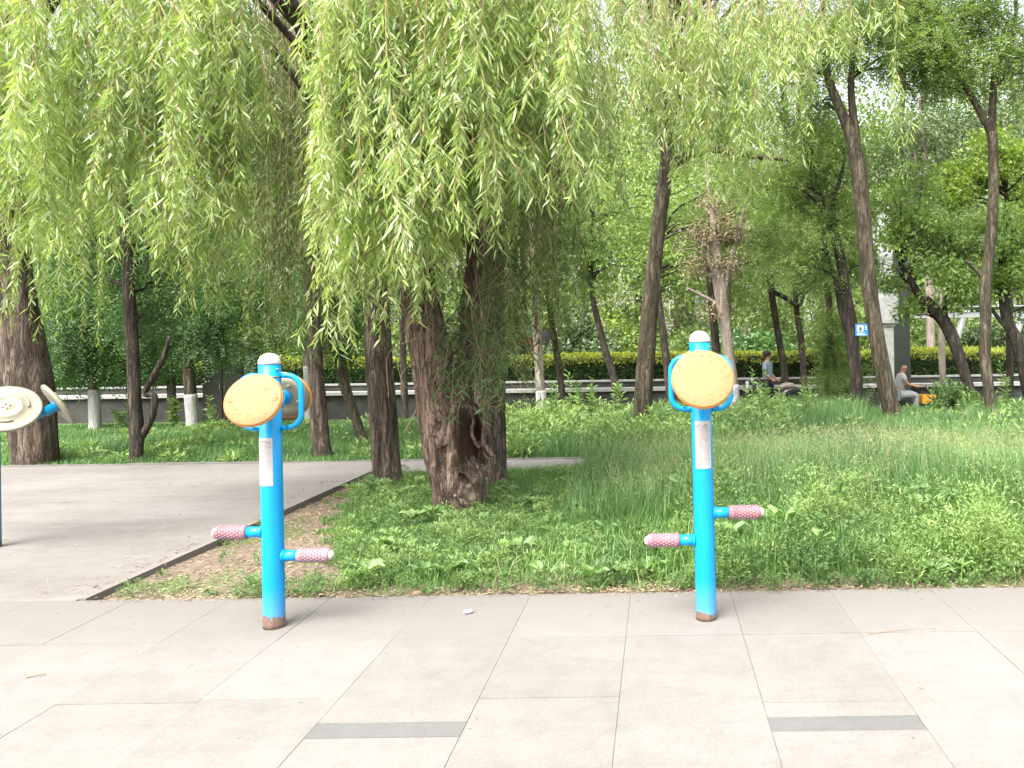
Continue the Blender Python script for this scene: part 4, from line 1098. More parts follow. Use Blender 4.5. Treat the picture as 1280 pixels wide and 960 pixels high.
tree('grey_leaf_tree', 'tall grey-green tree with several upright pale stems behind the white column', 'tree', 26.0,
     [(1165, 470, 10), (1163, 400, 10), (1160, 300, 9), (1156, 200, 7), (1150, 120, 5)],
     [[(1162, 330, 6), (1150, 260, 5), (1143, 180, 4)], [(1162, 320, 6), (1172, 240, 5), (1180, 170, 4)]],
     [(1150, 200, 1.6, 13), (1190, 220, 1.5, 12), (1130, 250, 1.4, 10), (1170, 140, 1.8, 13), (1220, 170, 1.6, 12), (1110, 180, 1.5, 10)], 'far_blue', 'bark_pale', zg=0, kind='tuft', leaf=0.17, wid=0.07, per=120)
tree('young_maple', 'young leafy tree overhanging the dark cabinet from behind', 'tree', 19.0,
     [(215, 520, 10), (214, 470, 10), (212, 400, 9), (210, 300, 8)], [], [(150, 400, 1.2, 14), (220, 430, 1.0, 12), (80, 450, 1.0, 12), (130, 455, 0.8, 10), (190, 470, 0.7, 8), (270, 400, 1.1, 12), (40, 430, 1.1, 10)],
     'locust_dark', 'bark_dark', zg=ZL, kind='tuft', leaf=0.11, wid=0.06, per=120)

# ================================================================== BACKGROUND
def leafy_bush(name, label, cat, c, rad, h, n, mat, leaf, wid, group=None, zg=0.0, stems=5):
    c = np.array([c[0], c[1], zg]); root = empty(name, c, label, cat, group)
    m = MB()
    for k in range(stems):
        e = c + np.array([rng.normal() * rad * 0.4, rng.normal() * rad * 0.3, h * (0.5 + 0.3 * rng.random())])
        m.tube(spline(np.array([c + rng.normal(size=3) * [0.05, 0.05, 0], (c + e) / 2 + rng.normal(size=3) * 0.05 * h, e]), 8), np.linspace(0.02 * h, 0.006 * h, 8), 6)
    m.build('stems', M['twig_dark'], root, True)
    parts = []
    nb = 16
    for k in range(nb):
        u = unit(rng.normal(size=3)); u[2] = abs(u[2])
        cc = c + u * np.array([rad, rad, h * 0.68]) * (0.45 + 0.4 * rng.random()) + np.array([0, 0, h * 0.2])
        parts.append(tufts(cc, rad * (0.28 + 0.2 * rng.random()), n // nb, leaf, wid, 0.8))
    mesh_obj('foliage', *join(parts), M[mat], root)
    return root
def P2(px, Y): x, _ = unroll(px, 430); return (x * Y / F, Y)
leafy_bush('shrub', 'bright green shrub at the foot of the bent black trunk, right of the seated man', 'shrub', P2(1192, 15.4), 0.62, 0.85, 2600, 'weed', 0.10, 0.035, zg=-0.06)
leafy_bush('shrub', 'low dark shrub at the wall right of the parked scooter', 'shrub', P2(1028, 19.8), 0.7, 0.8, 1800, 'far_blue', 0.11, 0.05, zg=ZL)
leafy_bush('shrub', 'pale-leaved shrub at the right disc, before the withered tree', 'shrub', P2(945, 14.2), 0.5, 0.75, 1500, 'weed_light', 0.11, 0.035, zg=-0.05)
BUSH = [(40, 29, 2.2, 3.6, 'far', 'mid green bush beyond the hedge behind the cream wheels'), (120, 33, 2.6, 3.8, 'gold', 'yellow-tinted bush beyond the hedge at the far left'),
        (330, 31, 2.2, 3.2, 'far', 'green bush beyond the hedge behind the left post'), (450, 34, 2.6, 4.0, 'far', 'green bush beyond the hedge left of the straight willow'),
        (570, 32, 2.4, 3.5, 'far_blue', 'green bush beyond the hedge hidden mostly by the hollow trunk'), (730, 33, 2.0, 3.4, 'far_blue', 'grey-green bush beyond the hedge right of the pale slender tree'),
        (790, 36, 2.3, 3.9, 'gold', 'sunny yellow-green bush beyond the hedge behind the leaning willow'), (870, 30, 1.7, 2.4, 'far', 'round green bush beyond the hedge behind the right post'),
        (935, 29, 1.9, 2.9, 'locust_dark', 'dark green bush beyond the hedge behind the scooter'), (1020, 36, 3.0, 4.6, 'far', 'broad pale green bush beyond the hedge left of the white column'),
        (1160, 34, 2.4, 3.0, 'far', 'low green bush under the pale canopy frame'), (1245, 33, 2.0, 2.8, 'far_blue', 'low grey-green bush under the right end of the canopy frame')]
for (px, Y, rad, h, mt, lb) in BUSH:
    leafy_bush('bush', lb, 'bush', P2(px, Y), rad, h, 5200, mt, 0.20, 0.11, 'bushes beyond the hedge', 0.0, 6)

def woodland():
    parts, tr = [], MB()
    spots = []
    for Y, n, h0 in ((36, 14, 9), (44, 17, 16), (56, 22, 23), (74, 24, 31)):
        xs = np.linspace(-0.95 * Y, 0.58 * Y, n) + rng.normal(size=n) * Y * 0.02
        for x in xs:
            if Y == 36 and rng.random() < 0.25: continue
            spots.append((x, Y + rng.normal() * 2.5, h0 * (0.72 + 0.5 * rng.random())))
    for x, y, h in spots:
        tr.tube(spline(np.array([[x, y, -0.2], [x + rng.normal() * .4, y, h * .4], [x + rng.normal() * .8, y, h * .85]]), 8), np.linspace(0.018 * h, 0.005 * h, 8), 7)
        sc = y / 45.0
        for k in range(19):
            u = unit(rng.normal(size=3)); q = rng.random() ** 0.5
            cc = np.array([x, y, h * 0.62]) + u * np.array([h * 0.26, h * 0.26, h * 0.36]) * q
            if cc[2] < 1.5: continue
            parts.append(tufts(cc, h * (0.08 + 0.07 * rng.random()), 190, 0.27 * sc, 0.16 * sc, 0.75))
    for k in range(150):
        y = rng.uniform(33, 50); x = rng.uniform(-0.92 * y, 0.55 * y); rr = rng.uniform(1.2, 2.4)
        parts.append(tufts(np.array([x, y, rr * 0.55 + rng.random() * 3.4]), rr, 420, 0.24, 0.14, 0.7))
    V, f = join(parts)
    tag(mesh_obj('woodland', V, f, M['far'], None), 'far mass of green trees filling the background beyond the hedge', 'woodland', kind='stuff')
    tag(tr.build('woodland_trunks', M['bark_dark'], None, True), 'dark trunks of the far mass of trees', 'woodland', kind='stuff')
woodland()

def building(label, px0, px1, Y, h, col, floors, cols):
    a, b = P2(px0, Y)[0], P2(px1, Y)[0]
    r = empty('apartment_block', ((a + b) / 2, Y, 0), label, 'building', 'pale blocks beyond the trees')
    m = MB(); m.box(((a + b) / 2, Y + 6, h / 2), (b - a, 12, h)); m.build('wall', mat_simple('render_' + str(px0), col, 0.85, 0.06, 0.4), r)
    m = MB(); m.box(((a + b) / 2, Y + 6, h + 0.25), (b - a + 0.6, 12.6, 0.5)); m.build('roof', mat_simple('roof_edge', (0.3, 0.29, 0.28), 0.9), r)
    glass, nt, out = new_mat('window_glass'); principled(nt, out, (0.06, 0.08, 0.10), 0.08, None, 0.6)
    fr = mat_simple('window_frame_paint', (0.7, 0.7, 0.7), 0.5)
    dx, dz = (b - a) / cols, h / floors
    for i in range(cols):
        for j in range(floors):
            cx, cz = a + dx * (i + 0.5), dz * (j + 0.55)
            w = MB()
            for sx in (-1, 0, 1): w.box((cx + sx * dx * 0.28, Y - 0.03, cz), (0.10, 0.12, dz * 0.55))
            for sz in (-1, 1): w.box((cx, Y - 0.028, cz + sz * dz * 0.28), (dx * 0.56 + 0.1, 0.11, 0.10))
            wo = w.build('window', fr, r)
            g = MB(); g.box((cx, Y - 0.02, cz), (dx * 0.55, 0.06, dz * 0.54)); g.build('pane', glass, wo)
building('pale cream apartment block showing in the gap above the leaning willow', 690, 860, 92, 34, (0.40, 0.36, 0.34), 10, 6)
building('pale grey apartment block showing through leaves at the right', 1010, 1330, 105, 30, (0.38, 0.385, 0.40), 9, 8)
building('pale beige apartment block behind the left curtain of leaves', -60, 260, 98, 26, (0.38, 0.36, 0.33), 8, 8)

def brick_hut():
    Y = 38; a, b = P2(640, Y)[0], P2(664, Y)[0]
    r = empty('brick_hut', ((a + b) / 2, Y, 0), 'small red brick hut beyond the hedge beside the pale slender trunk', 'hut')
    m = MB(); m.box(((a + b) / 2, Y + 1.2, 0.95), (b - a, 2.4, 1.9)); m.build('wall', mat_simple('red_brick', (0.32, 0.10, 0.06), 0.85, 0.2, 4), r)
    m = MB(); m.box(((a + b) / 2, Y + 1.2, 1.97), (b - a + 0.3, 2.7, 0.14)); m.build('roof', mat_simple('hut_roof', (0.16, 0.08, 0.06), 0.85), r)
    m = MB(); m.box(((a + b) / 2 + 0.2, Y - 0.02, 0.85), (0.5, 0.08, 1.5)); m.build('door', M['darkstone'], r)
brick_hut()

def canopy_frame():
    Y = 28.0; x0, x1 = P2(1138, Y)[0], P2(1330, Y)[0]
    z = at(1200, 394, Y)[2]
    pm = mat_simple('pale_steel_paint', (0.36, 0.37, 0.37), 0.5, 0.06, 3)
    r = empty('canopy_frame', ((x0 + x1) / 2, Y, 0), 'pale steel canopy frame with slanted struts beyond the hedge at the right', 'shelter')
    m = MB(); m.box(((x0 + x1) / 2, Y, z), (x1 - x0, 0.2, 0.2), bev=0.02); m.box(((x0 + x1) / 2, Y + 2.4, z + 0.1), (x1 - x0, 0.2, 0.2), bev=0.02); m.build('beam', pm, r)
    m = MB(); m.box(((x0 + x1) / 2, Y + 1.2, z + 0.3), (x1 - x0 + 0.2, 3.0, 0.04)); m.build('roof', pm, r)
    for pb, pt in ((1192, 1204), (1264, 1278), (1330, 1344)):
        a, b = P2(pb, Y)[0], P2(pt, Y)[0]
        m = MB(); m.tube([(a - 0.25, Y + 0.1, -0.05), (a, Y + 0.06, z * 0.42), (b, Y, z - 0.1)], 0.12, 8)
        m.build('strut', pm, r)
canopy_frame()

def column_and_pillar():
    Y = 19.6; x = P2(1108, Y)[0]
    wm = mat_simple('white_column_paint', (0.46, 0.47, 0.465), 0.7, 0.18, 7)
    r = empty('white_column', (x, Y, ZL), 'white square column with a wider boxed section, right of the tall leaning trunk', 'column')
    zt = at(1108, 265, Y)[2]; b0, b1 = at(1108, 405, Y)[2], at(1108, 362, Y)[2]
    m = MB(); m.box((x, Y, (ZL + b0) / 2 - 0.02), (0.30, 0.30, b0 - ZL - 0.04), bev=0.015); m.build('shaft', wm, r)
    m = MB(); m.box((x, Y, ZL + 0.1), (0.46, 0.46, 0.22), bev=0.02); m.build('plinth', wm, r)
    m = MB(); m.box((x, Y, (b0 + b1) / 2), (0.52, 0.44, b1 - b0), bev=0.02); m.box((x, Y, b0 - 0.03), (0.36, 0.36, 0.06)); m.build('box_section', wm, r)
    m = MB(); m.box((x, Y, (b1 + zt) / 2), (0.30, 0.30, zt - b1), bev=0.015); m.box((x, Y, zt + 0.05), (0.4, 0.4, 0.1), bev=0.02); m.build('upper_shaft', wm, r)
    Y = 20.9; x = P2(1124, Y)[0]; z = at(1124, 262, Y)[2]
    r = empty('dark_pillar', (x, Y, ZL), 'dark olive pillar with a wide dark head just behind the white column', 'pillar')
    dm = mat_simple('dark_olive_paint', (0.035, 0.042, 0.034), 0.7, 0.2, 3)
    m = MB(); m.box((x, Y, (z + ZL) / 2), (0.46, 0.46, z - ZL), bev=0.02); m.build('shaft', dm, r)
    m = MB(); m.box((x + 0.2, Y, z + 0.25), (1.0, 0.7, 0.5), bev=0.03); m.build('head', dm, r)
column_and_pillar()

def cabinet():
    Y = 19.5; a, b = P2(252, Y)[0], P2(304, Y)[0]; z = at(280, 446, Y)[2] + 0.35; cx = (a + b) / 2
    r = empty('utility_cabinet', (cx, Y, ZL), 'black two-door utility cabinet behind the left apricot disc', 'cabinet')
    dm = mat_simple('black_cabinet_paint', (0.022, 0.020, 0.020), 0.6, 0.3, 3)
    m = MB(); m.box((cx, Y + 0.4, (z + ZL) / 2 + 0.08), (b - a, 0.8, z - ZL - 0.16), bev=0.02); m.build('body', dm, r)
    m = MB(); m.box((cx, Y + 0.4, ZL + 0.08), (b - a - 0.06, 0.74, 0.16)); m.build('base', M['darkstone'], r)
    m = MB(); m.box((cx, Y + 0.4, z + 0.03), (b - a + 0.14, 0.94, 0.06), bev=0.01); m.build('roof', dm, r)
    for s in (-1, 1):
        m = MB(); m.box((cx + s * (b - a) * 0.245, Y - 0.012, (z + ZL) / 2 + 0.08), ((b - a) * 0.46, 0.03, (z - ZL) * 0.82), bev=0.006); d = m.build('door', dm, r)
        m = MB(); m.box((cx + s * 0.06, Y - 0.04, (z + ZL) / 2), (0.025, 0.03, 0.16), bev=0.005); m.build('handle', M['steel'], d)
cabinet()

def blue_sign():
    c = at(1077, 412.5, 15.0); r = empty('tree_sign', c, 'small square blue sign with a white picture and lettering on the dark crooked tree', 'sign')
    w = 16 * 15.0 / F; h = 15 * 15.0 / F
    bm_ = mat_simple('sign_blue', (0.03, 0.20, 0.62), 0.4, 0.06, 10); wm = mat_simple('sign_white', (0.8, 0.85, 0.85), 0.4, 0.04, 10)
    m = MB(); m.box(c, (w, 0.012, h), bev=0.004); m.build('panel', bm_, r)
    m = MB(); m.box(c + np.array([-w * 0.12, -0.009, h * 0.13]), (w * 0.5, 0.006, h * 0.5), bev=0.002); pc = m.build('picture', wm, r)
    m = MB(); m.lathe([(0.026, 0), (0.026, 0.003), (0, 0.003)], c + np.array([-w * 0.1, -0.012, h * 0.16]), (0, -1, 0), 14); m.box(c + np.array([-w * 0.1, -0.0135, h * 0.02]), (0.05, 0.003, 0.045)); m.build('figure', mat_simple('sign_dark', (0.12, 0.12, 0.10), 0.5), pc)
    m = MB()
    for k, ww in enumerate((0.6, 0.75)):
        x = -w * 0.38
        while x < w * (ww - 0.42):
            l = 0.008 + 0.010 * rng.random(); m.box(c + np.array([x + l / 2, -0.008, -h * (0.26 + 0.13 * k)]), (l, 0.004, h * 0.07)); x += l + 0.005
    for k in range(3): m.box(c + np.array([w * 0.33, -0.008, h * (0.3 - 0.13 * k)]), (w * 0.14, 0.004, h * 0.06))
    m.build('lettering', wm, r)
    m = MB(); m.tube([c + [0, 0.01, 0], c + [-0.06, 0.12, 0.0], c + [-0.12, 0.2, 0.0]], 0.008, 8); m.build('bracket', M['steel'], r)
blue_sign()

# ------------------------------------------------------------------ people
def skin_obj(name, verts, edges, radii, mat, parent, root_i=0, levels=2):
    me = bpy.data.meshes.new(name); o = ORG[parent.name]
    me.from_pydata([tuple(np.array(v) - o) for v in verts], edges, [])
    ob = link(bpy.data.objects.new(name, me)); ob.parent = parent; ORG[ob.name] = o
    me.materials.append(mat)
    sk = ob.modifiers.new('Skin', 'SKIN')
    bpy.context.view_layer.objects.active = ob
    for i, rr in enumerate(radii):
        sv = me.skin_vertices[0].data[i]; sv.radius = (rr, rr) if np.isscalar(rr) else rr; sv.use_root = (i == root_i)
    sk.use_smooth_shade = True
    sb = ob.modifiers.new('Sub', 'SUBSURF'); sb.levels = levels; sb.render_levels = levels
    return ob

SKIN = mat_simple('skin', (0.36, 0.19, 0.125), 0.55, 0.08, 10)
HAIR = mat_simple('black_hair', (0.02, 0.018, 0.016), 0.6, 0.2, 30)

def hand(mb, w, d, side, s=1.0):
    """palm and five fingers curled, added to a mesh builder; w wrist, d pointing direction, side = thumb side"""
    d = unit(np.array(d, float)); side = unit(np.array(side, float)); nrm = np.cross(d, side)
    palm = w + d * 0.05 * s
    mb.tube([w, w + d * 0.03 * s, w + d * 0.085 * s], [0.026 * s, 0.040 * s, 0.036 * s], 10)
    for k, (o, l) in enumerate(((0.030, 0.066), (0.010, 0.074), (-0.011, 0.068), (-0.030, 0.052))):
        b = w + d * 0.08 * s + side * o * s
        mb.tube([b, b + d * l * 0.5 * s + nrm * 0.008 * s, b + d * l * 0.75 * s + nrm * 0.030 * s, b + d * l * 0.7 * s + nrm * 0.05 * s], [0.0095 * s, 0.009 * s, 0.008 * s, 0.006 * s], 6)
    b = w + d * 0.02 * s + side * 0.03 * s
    mb.tube([b, b + d * 0.03 * s + side * 0.025 * s, b + d * 0.06 * s + side * 0.026 * s + nrm * 0.02 * s], [0.012 * s, 0.011 * s, 0.007 * s], 6)

def seated_man():
    Y = 20.0; g = np.array([*P2(1121, Y), ZL])
    r = empty('person', g, 'bald man in a white T-shirt sitting with both arms reaching forward', 'person')
    X = lambda x, y, z: g + np.array([x, y, z])
    hip, chest, neck = X(0, 0, 0.62), X(0.07, 0, 0.98), X(0.13, 0, 1.14)
    vs = [hip, X(0.03, 0, 0.80), chest, neck, X(0.155, 0, 1.20), X(0.17, 0, 1.27), X(0.172, 0, 1.345), X(0.255, 0, 1.27),
          X(0.09, -0.17, 1.07), X(0.20, -0.21, 0.86), X(0.43, -0.19, 0.80), X(0.09, 0.17, 1.07), X(0.20, 0.21, 0.86), X(0.43, 0.19, 0.80),
          X(0.06, -0.11, 0.60), X(0.46, -0.13, 0.58), X(0.42, -0.13, 0.14), X(0.55, -0.13, 0.10),
          X(0.06, 0.11, 0.60), X(0.46, 0.13, 0.60), X(0.50, 0.13, 0.14), X(0.63, 0.13, 0.10)]
    es = [(0, 1), (1, 2), (2, 3), (3, 4), (4, 5), (5, 6), (5, 7), (2, 8), (8, 9), (9, 10), (2, 11), (11, 12), (12, 13), (0, 14), (14, 15), (15, 16), (16, 17), (0, 18), (18, 19), (19, 20), (20, 21)]
    rd = [0.13, 0.125, 0.135, 0.06, 0.062, 0.098, 0.075, 0.022, 0.06, 0.042, 0.028, 0.06, 0.042, 0.028, 0.09, 0.062, 0.04, 0.035, 0.09, 0.062, 0.04, 0.035]
    b = skin_obj('body', vs, es, rd, SKIN, r)
    face = MB()
    for s in (-1, 1):
        face.lathe([(0.028, 0), (0.024, 0.012), (0.0, 0.014)], X(0.165, s * 0.088, 1.275), (0, s, 0), 10)
        hand(face, X(0.42, s * 0.19, 0.80), (1, 0, -0.1), (0, -s, 0.3))
    face.build('ears_and_hands', SKIN, b, True)
    ey = MB()
    for s in (-1, 1): ey.lathe([(0.012, 0), (0.008, 0.006), (0, 0.008)], X(0.248, s * 0.034, 1.295), (1, 0, 0), 8)
    ey.build('eyes', HAIR, b, True)
    tv = [X(0.0, 0, 0.60), X(0.03, 0, 0.80), chest, X(0.12, 0, 1.10), X(0.09, -0.17, 1.065), X(0.165, -0.20, 0.93), X(0.09, 0.17, 1.065), X(0.165, 0.20, 0.93)]
    skin_obj('t_shirt', tv, [(0, 1), (1, 2), (2, 3), (2, 4), (4, 5), (2, 6), (6, 7)], [0.155, 0.152, 0.165, 0.085, 0.085, 0.075, 0.085, 0.075], mat_simple('white_cotton', (0.38, 0.375, 0.37), 0.85, 0.05, 8), r)
    pv = [X(0, 0, 0.58), X(0.06, -0.11, 0.59), X(0.46, -0.13, 0.58), X(0.42, -0.13, 0.18), X(0.06, 0.11, 0.59), X(0.46, 0.13, 0.60), X(0.50, 0.13, 0.18)]
    skin_obj('trousers', pv, [(0, 1), (1, 2), (2, 3), (0, 4), (4, 5), (5, 6)], [0.15, 0.11, 0.085, 0.065, 0.11, 0.085, 0.065], mat_simple('grey_cotton', (0.30, 0.31, 0.33), 0.85, 0.1, 8), r)
    for s, xx in ((-1, 0.42), (1, 0.50)):
        sh = MB(); sh.box(X(xx + 0.07, s * 0.13, 0.09), (0.26, 0.095, 0.09), bev=0.03); sh.build('shoe', HAIR, r, True)
    # tricycle
    t = empty('tricycle', X(0.35, 0, 0), 'dark cargo tricycle with a yellow box in front of the seated man', 'tricycle')
    dk = mat_simple('dark_frame_paint', (0.03, 0.03, 0.035), 0.45, 0.1, 6)
    def wheel(c, rad):
        m = MB(); th = np.linspace(0, 2 * math.pi, 25)
        m.tube([np.array(c) + np.array([math.cos(a) * rad, 0, math.sin(a) * rad]) for a in th], 0.022, 8, False)
        w = m.build('wheel', HAIR, t, True)
        m = MB(); m.tube([np.array(c) + [0, -0.04, 0], np.array(c) + [0, 0.04, 0]], 0.025, 8)
        for k in range(10):
            a = k * 0.628; m.tube([c, np.array(c) + np.array([math.cos(a) * rad, 0, math.sin(a) * rad])], 0.003, 4)
        m.build('spokes', M['steel'], w)
    wheel(X(-0.25, -0.30, 0.24), 0.22); wheel(X(-0.25, 0.30, 0.24), 0.22); wheel(X(0.98, 0, 0.24), 0.22)
    m = MB(); m.tube(spline(np.array([X(-0.25, 0, 0.24), X(0.1, 0, 0.36), X(0.55, 0, 0.20), X(0.78, 0, 0.55)]), 14), 0.022, 8); m.tube([X(0.98, -0.05, 0.24), X(0.86, -0.05, 0.5), X(0.74, 0, 0.82)], 0.016, 8); m.tube([X(0.98, 0.05, 0.24), X(0.86, 0.05, 0.5), X(0.74, 0, 0.82)], 0.016, 8)
    m.tube([X(-0.25, -0.30, 0.24), X(-0.25, 0.30, 0.24)], 0.018, 8); m.build('frame', dk, t, True)
    m = MB(); m.tube([X(0.50, -0.24, 0.78), X(0.68, -0.14, 0.84), X(0.74, 0, 0.82), X(0.68, 0.14, 0.84), X(0.50, 0.24, 0.78)], 0.014, 8); m.build('handlebar', M['steel'], t, True)
    m = MB(); m.box(X(0.0, 0, 0.455), (0.34, 0.34, 0.09), bev=0.03); m.tube([X(0, 0, 0.32), X(0, 0, 0.42)], 0.02, 8); m.build('saddle', dk, t, True)
    m = MB()
    cx, cz, w, d, h = 0.80, 0.46, 0.40, 0.36, 0.22
    for a, sz in (((cx, -d / 2, cz), (w, 0.02, h)), ((cx, d / 2, cz), (w, 0.02, h)), ((cx - w / 2, 0, cz), (0.02, d - 0.024, h)), ((cx + w / 2, 0, cz), (0.02, d - 0.024, h)), ((cx, 0, cz - h / 2 + 0.01), (w - 0.024, d - 0.024, 0.02))):
        m.box(X(*a), sz, bev=0.005)
    m.build('cargo_box', mat_simple('amber_plastic', (0.72, 0.36, 0.04), 0.5, 0.08, 8), t)
seated_man()

def scooter_and_person():
    Y = 20.4; g = np.array([*P2(962, Y), ZL])
    r = empty('person', g + np.array([0, 0.45, 0]), 'dark-haired person in a pale blue shirt standing behind the parked scooter', 'person')
    o = g + np.array([0, 0.45, 0]); X = lambda x, y, z: o + np.array([x, y, z])
    vs = [X(0, 0, 0.95), X(0, 0, 1.12), X(0, 0, 1.36), X(0, 0, 1.50), X(0, -0.01, 1.56), X(0, -0.01, 1.65), X(0, -0.01, 1.71), X(0, -0.10, 1.62),
          X(-0.18, 0, 1.42), X(-0.22, -0.02, 1.14), X(-0.16, -0.18, 0.98), X(0.18, 0, 1.42), X(0.22, -0.02, 1.14), X(0.16, -0.18, 0.98),
          X(-0.09, 0, 0.90), X(-0.10, -0.01, 0.48), X(-0.10, 0.02, 0.08), X(-0.10, -0.13, 0.05), X(0.09, 0, 0.90), X(0.10, -0.01, 0.48), X(0.10, 0.02, 0.08), X(0.10, -0.13, 0.05)]
    es = [(0, 1), (1, 2), (2, 3), (3, 4), (4, 5), (5, 6), (5, 7), (2, 8), (8, 9), (9, 10), (2, 11), (11, 12), (12, 13), (0, 14), (14, 15), (15, 16), (16, 17), (0, 18), (18, 19), (19, 20), (20, 21)]
    rd = [0.12, 0.11, 0.13, 0.055, 0.06, 0.092, 0.07, 0.02, 0.058, 0.04, 0.027, 0.058, 0.04, 0.027, 0.085, 0.06, 0.038, 0.034, 0.085, 0.06, 0.038, 0.034]
    b = skin_obj('body', vs, es, rd, SKIN, r)
    h = MB()
    for s in (-1, 1): hand(h, X(s * 0.16, -0.18, 0.98), (0, -1, -0.3), (-s, 0, 0.1))
    h.build('hands', SKIN, b, True)
    r.rotation_euler = (0, 0, R(62))
    hm = MB(); hm.lathe([(0.112, -0.05), (0.118, 0.0), (0.11, 0.05), (0.075, 0.09), (0.0, 0.108)], X(0, 0.018, 1.665), (0, 0.25, 1), 18); hm.build('hair', HAIR, r, True)
    tv = [X(0, 0, 0.92), X(0, 0, 1.12), X(0, 0, 1.36), X(0, 0, 1.47), X(-0.18, 0, 1.42), X(-0.215, -0.01, 1.2), X(0.18, 0, 1.42), X(0.215, -0.01, 1.2)]
    skin_obj('shirt', tv, [(0, 1), (1, 2), (2, 3), (2, 4), (4, 5), (2, 6), (6, 7)], [0.15, 0.14, 0.16, 0.08, 0.08, 0.07, 0.08, 0.07], mat_simple('pale_blue_cotton', (0.22, 0.28, 0.33), 0.85, 0.06, 8), r)
    pv = [X(0, 0, 0.92), X(-0.09, 0, 0.88), X(-0.10, -0.01, 0.48), X(-0.10, 0.02, 0.12), X(0.09, 0, 0.88), X(0.10, -0.01, 0.48), X(0.10, 0.02, 0.12)]
    skin_obj('trousers', pv, [(0, 1), (1, 2), (2, 3), (0, 4), (4, 5), (5, 6)], [0.14, 0.105, 0.08, 0.065, 0.105, 0.08, 0.065], mat_simple('navy_cotton', (0.03, 0.035, 0.05), 0.85, 0.1, 8), r)
    # scooter, seen from the side, facing left
    t = empty('scooter', g, 'black motor scooter with a tan seat parked by the low wall', 'scooter')
    G = lambda x, y, z: g + np.array([x, y - 0.1, z])
    bk = mat_simple('black_scooter_paint', (0.012, 0.012, 0.014), 0.3, 0.1, 6)
    for cx in (-0.52, 0.62):
        m = MB(); th = np.linspace(0, 2 * math.pi, 25); m.tube([G(cx + math.cos(a) * 0.19, 0, 0.25 + math.sin(a) * 0.19) for a in th], 0.055, 10, False); w = m.build('wheel', HAIR, t, True)
        m = MB(); m.lathe([(0.15, -0.03), (0.15, 0.03), (0.04, 0.035), (0, 0.035)], G(cx, 0, 0.25), (0, -1, 0), 18); m.build('rim', M['steel'], w, True)
    m = MB(); m.tube(spline(np.array([G(-0.42, 0, 0.55), G(-0.30, 0, 0.34), G(0.05, 0, 0.30), G(0.22, 0, 0.50), G(0.55, 0, 0.68), G(0.86, 0, 0.70)]), 26), np.concatenate([np.linspace(0.07, 0.09, 8), np.linspace(0.10, 0.17, 10), np.linspace(0.17, 0.05, 8)]), 14); m.build('body', bk, t, True)
    m = MB(); m.box(G(-0.44, 0, 0.62), (0.09, 0.38, 0.55), bev=0.035); m.tube([G(-0.52, 0, 0.25), G(-0.44, 0, 0.7), G(-0.36, 0, 1.02)], 0.035, 10); m.build('leg_shield', bk, t, True)
    m = MB(); m.tube([G(-0.32, -0.34, 1.06), G(-0.36, -0.1, 1.03), G(-0.36, 0.1, 1.03), G(-0.32, 0.34, 1.06)], 0.018, 8); m.build('handlebar', bk, t, True)
    m = MB(); m.lathe([(0.07, 0), (0.065, 0.04), (0, 0.06)], G(-0.47, 0, 0.98), (-1, 0, 0), 14); m.build('headlight', M['white_cap'], t, True)
    m = MB(); m.tube(spline(np.array([G(0.24, 0, 0.76), G(0.36, 0, 0.82), G(0.50, 0, 0.83), G(0.62, 0, 0.81)]), 14), [0.04, 0.07, 0.085, 0.09, 0.09, 0.09, 0.09, 0.09, 0.09, 0.09, 0.09, 0.085, 0.07, 0.04], 14); m.build('seat', mat_simple('tan_vinyl', (0.19, 0.165, 0.13), 0.5, 0.08, 8), t, True)
    m = MB(); m.box(G(-0.62, 0, 0.82), (0.06, 0.28, 0.30), bev=0.02); m.build('wind_apron', mat_simple('pale_apron', (0.55, 0.56, 0.55), 0.6), t, True)
scooter_and_person()

# ================================================================== GRASS AND WEEDS
def blades(P, h, w, lean=0.35):
    n = len(P); az = rng.random(n) * 6.283
    d = np.stack([np.cos(az), np.sin(az), np.zeros(n)], 1); s = np.stack([-np.sin(az), np.cos(az), np.zeros(n)], 1)
    ln = (lean * (0.3 + rng.random(n)))[:, None]; h = np.broadcast_to(h, n)[:, None]; w = np.broadcast_to(w, n)[:, None]
    up = np.array([0, 0, 1.0])
    m = P + up * h * 0.55 + d * h * ln * 0.3; t = P + up * h * (1 - 0.25 * ln) + d * h * ln
    V = np.stack([P + s * w * .5, P - s * w * .5, m + s * w * .4, m - s * w * .4, t], 1).reshape(-1, 3)
    b = (np.arange(n) * 5)[:, None]
    return V, np.concatenate([b + np.array([[0, 1, 3]]), b + np.array([[0, 3, 2]]), b + np.array([[2, 3, 4]])])

def mulch_edge(y):   # left limit of the growth in the bed
    return np.interp(y, [4.6, 4.9, 5.6, 6.3, 7.0, 7.8, 8.5, 9.3], [-1.98, -2.05, -2.38, -2.68, -2.95, -3.16, -3.33, -3.43])

def scatter(n, x0, x1, y0, y1):
    return np.stack([rng.uniform(x0, x1, n), rng.uniform(y0, y1, n)], 1)

def in_view(p, margin=0.06):
    u = p[:, 0] / p[:, 1]
    return (u > -0.90 - margin) & (u < 0.80 + margin)

def withz(p): return np.column_stack([p, zground(p[:, 0], p[:, 1])])

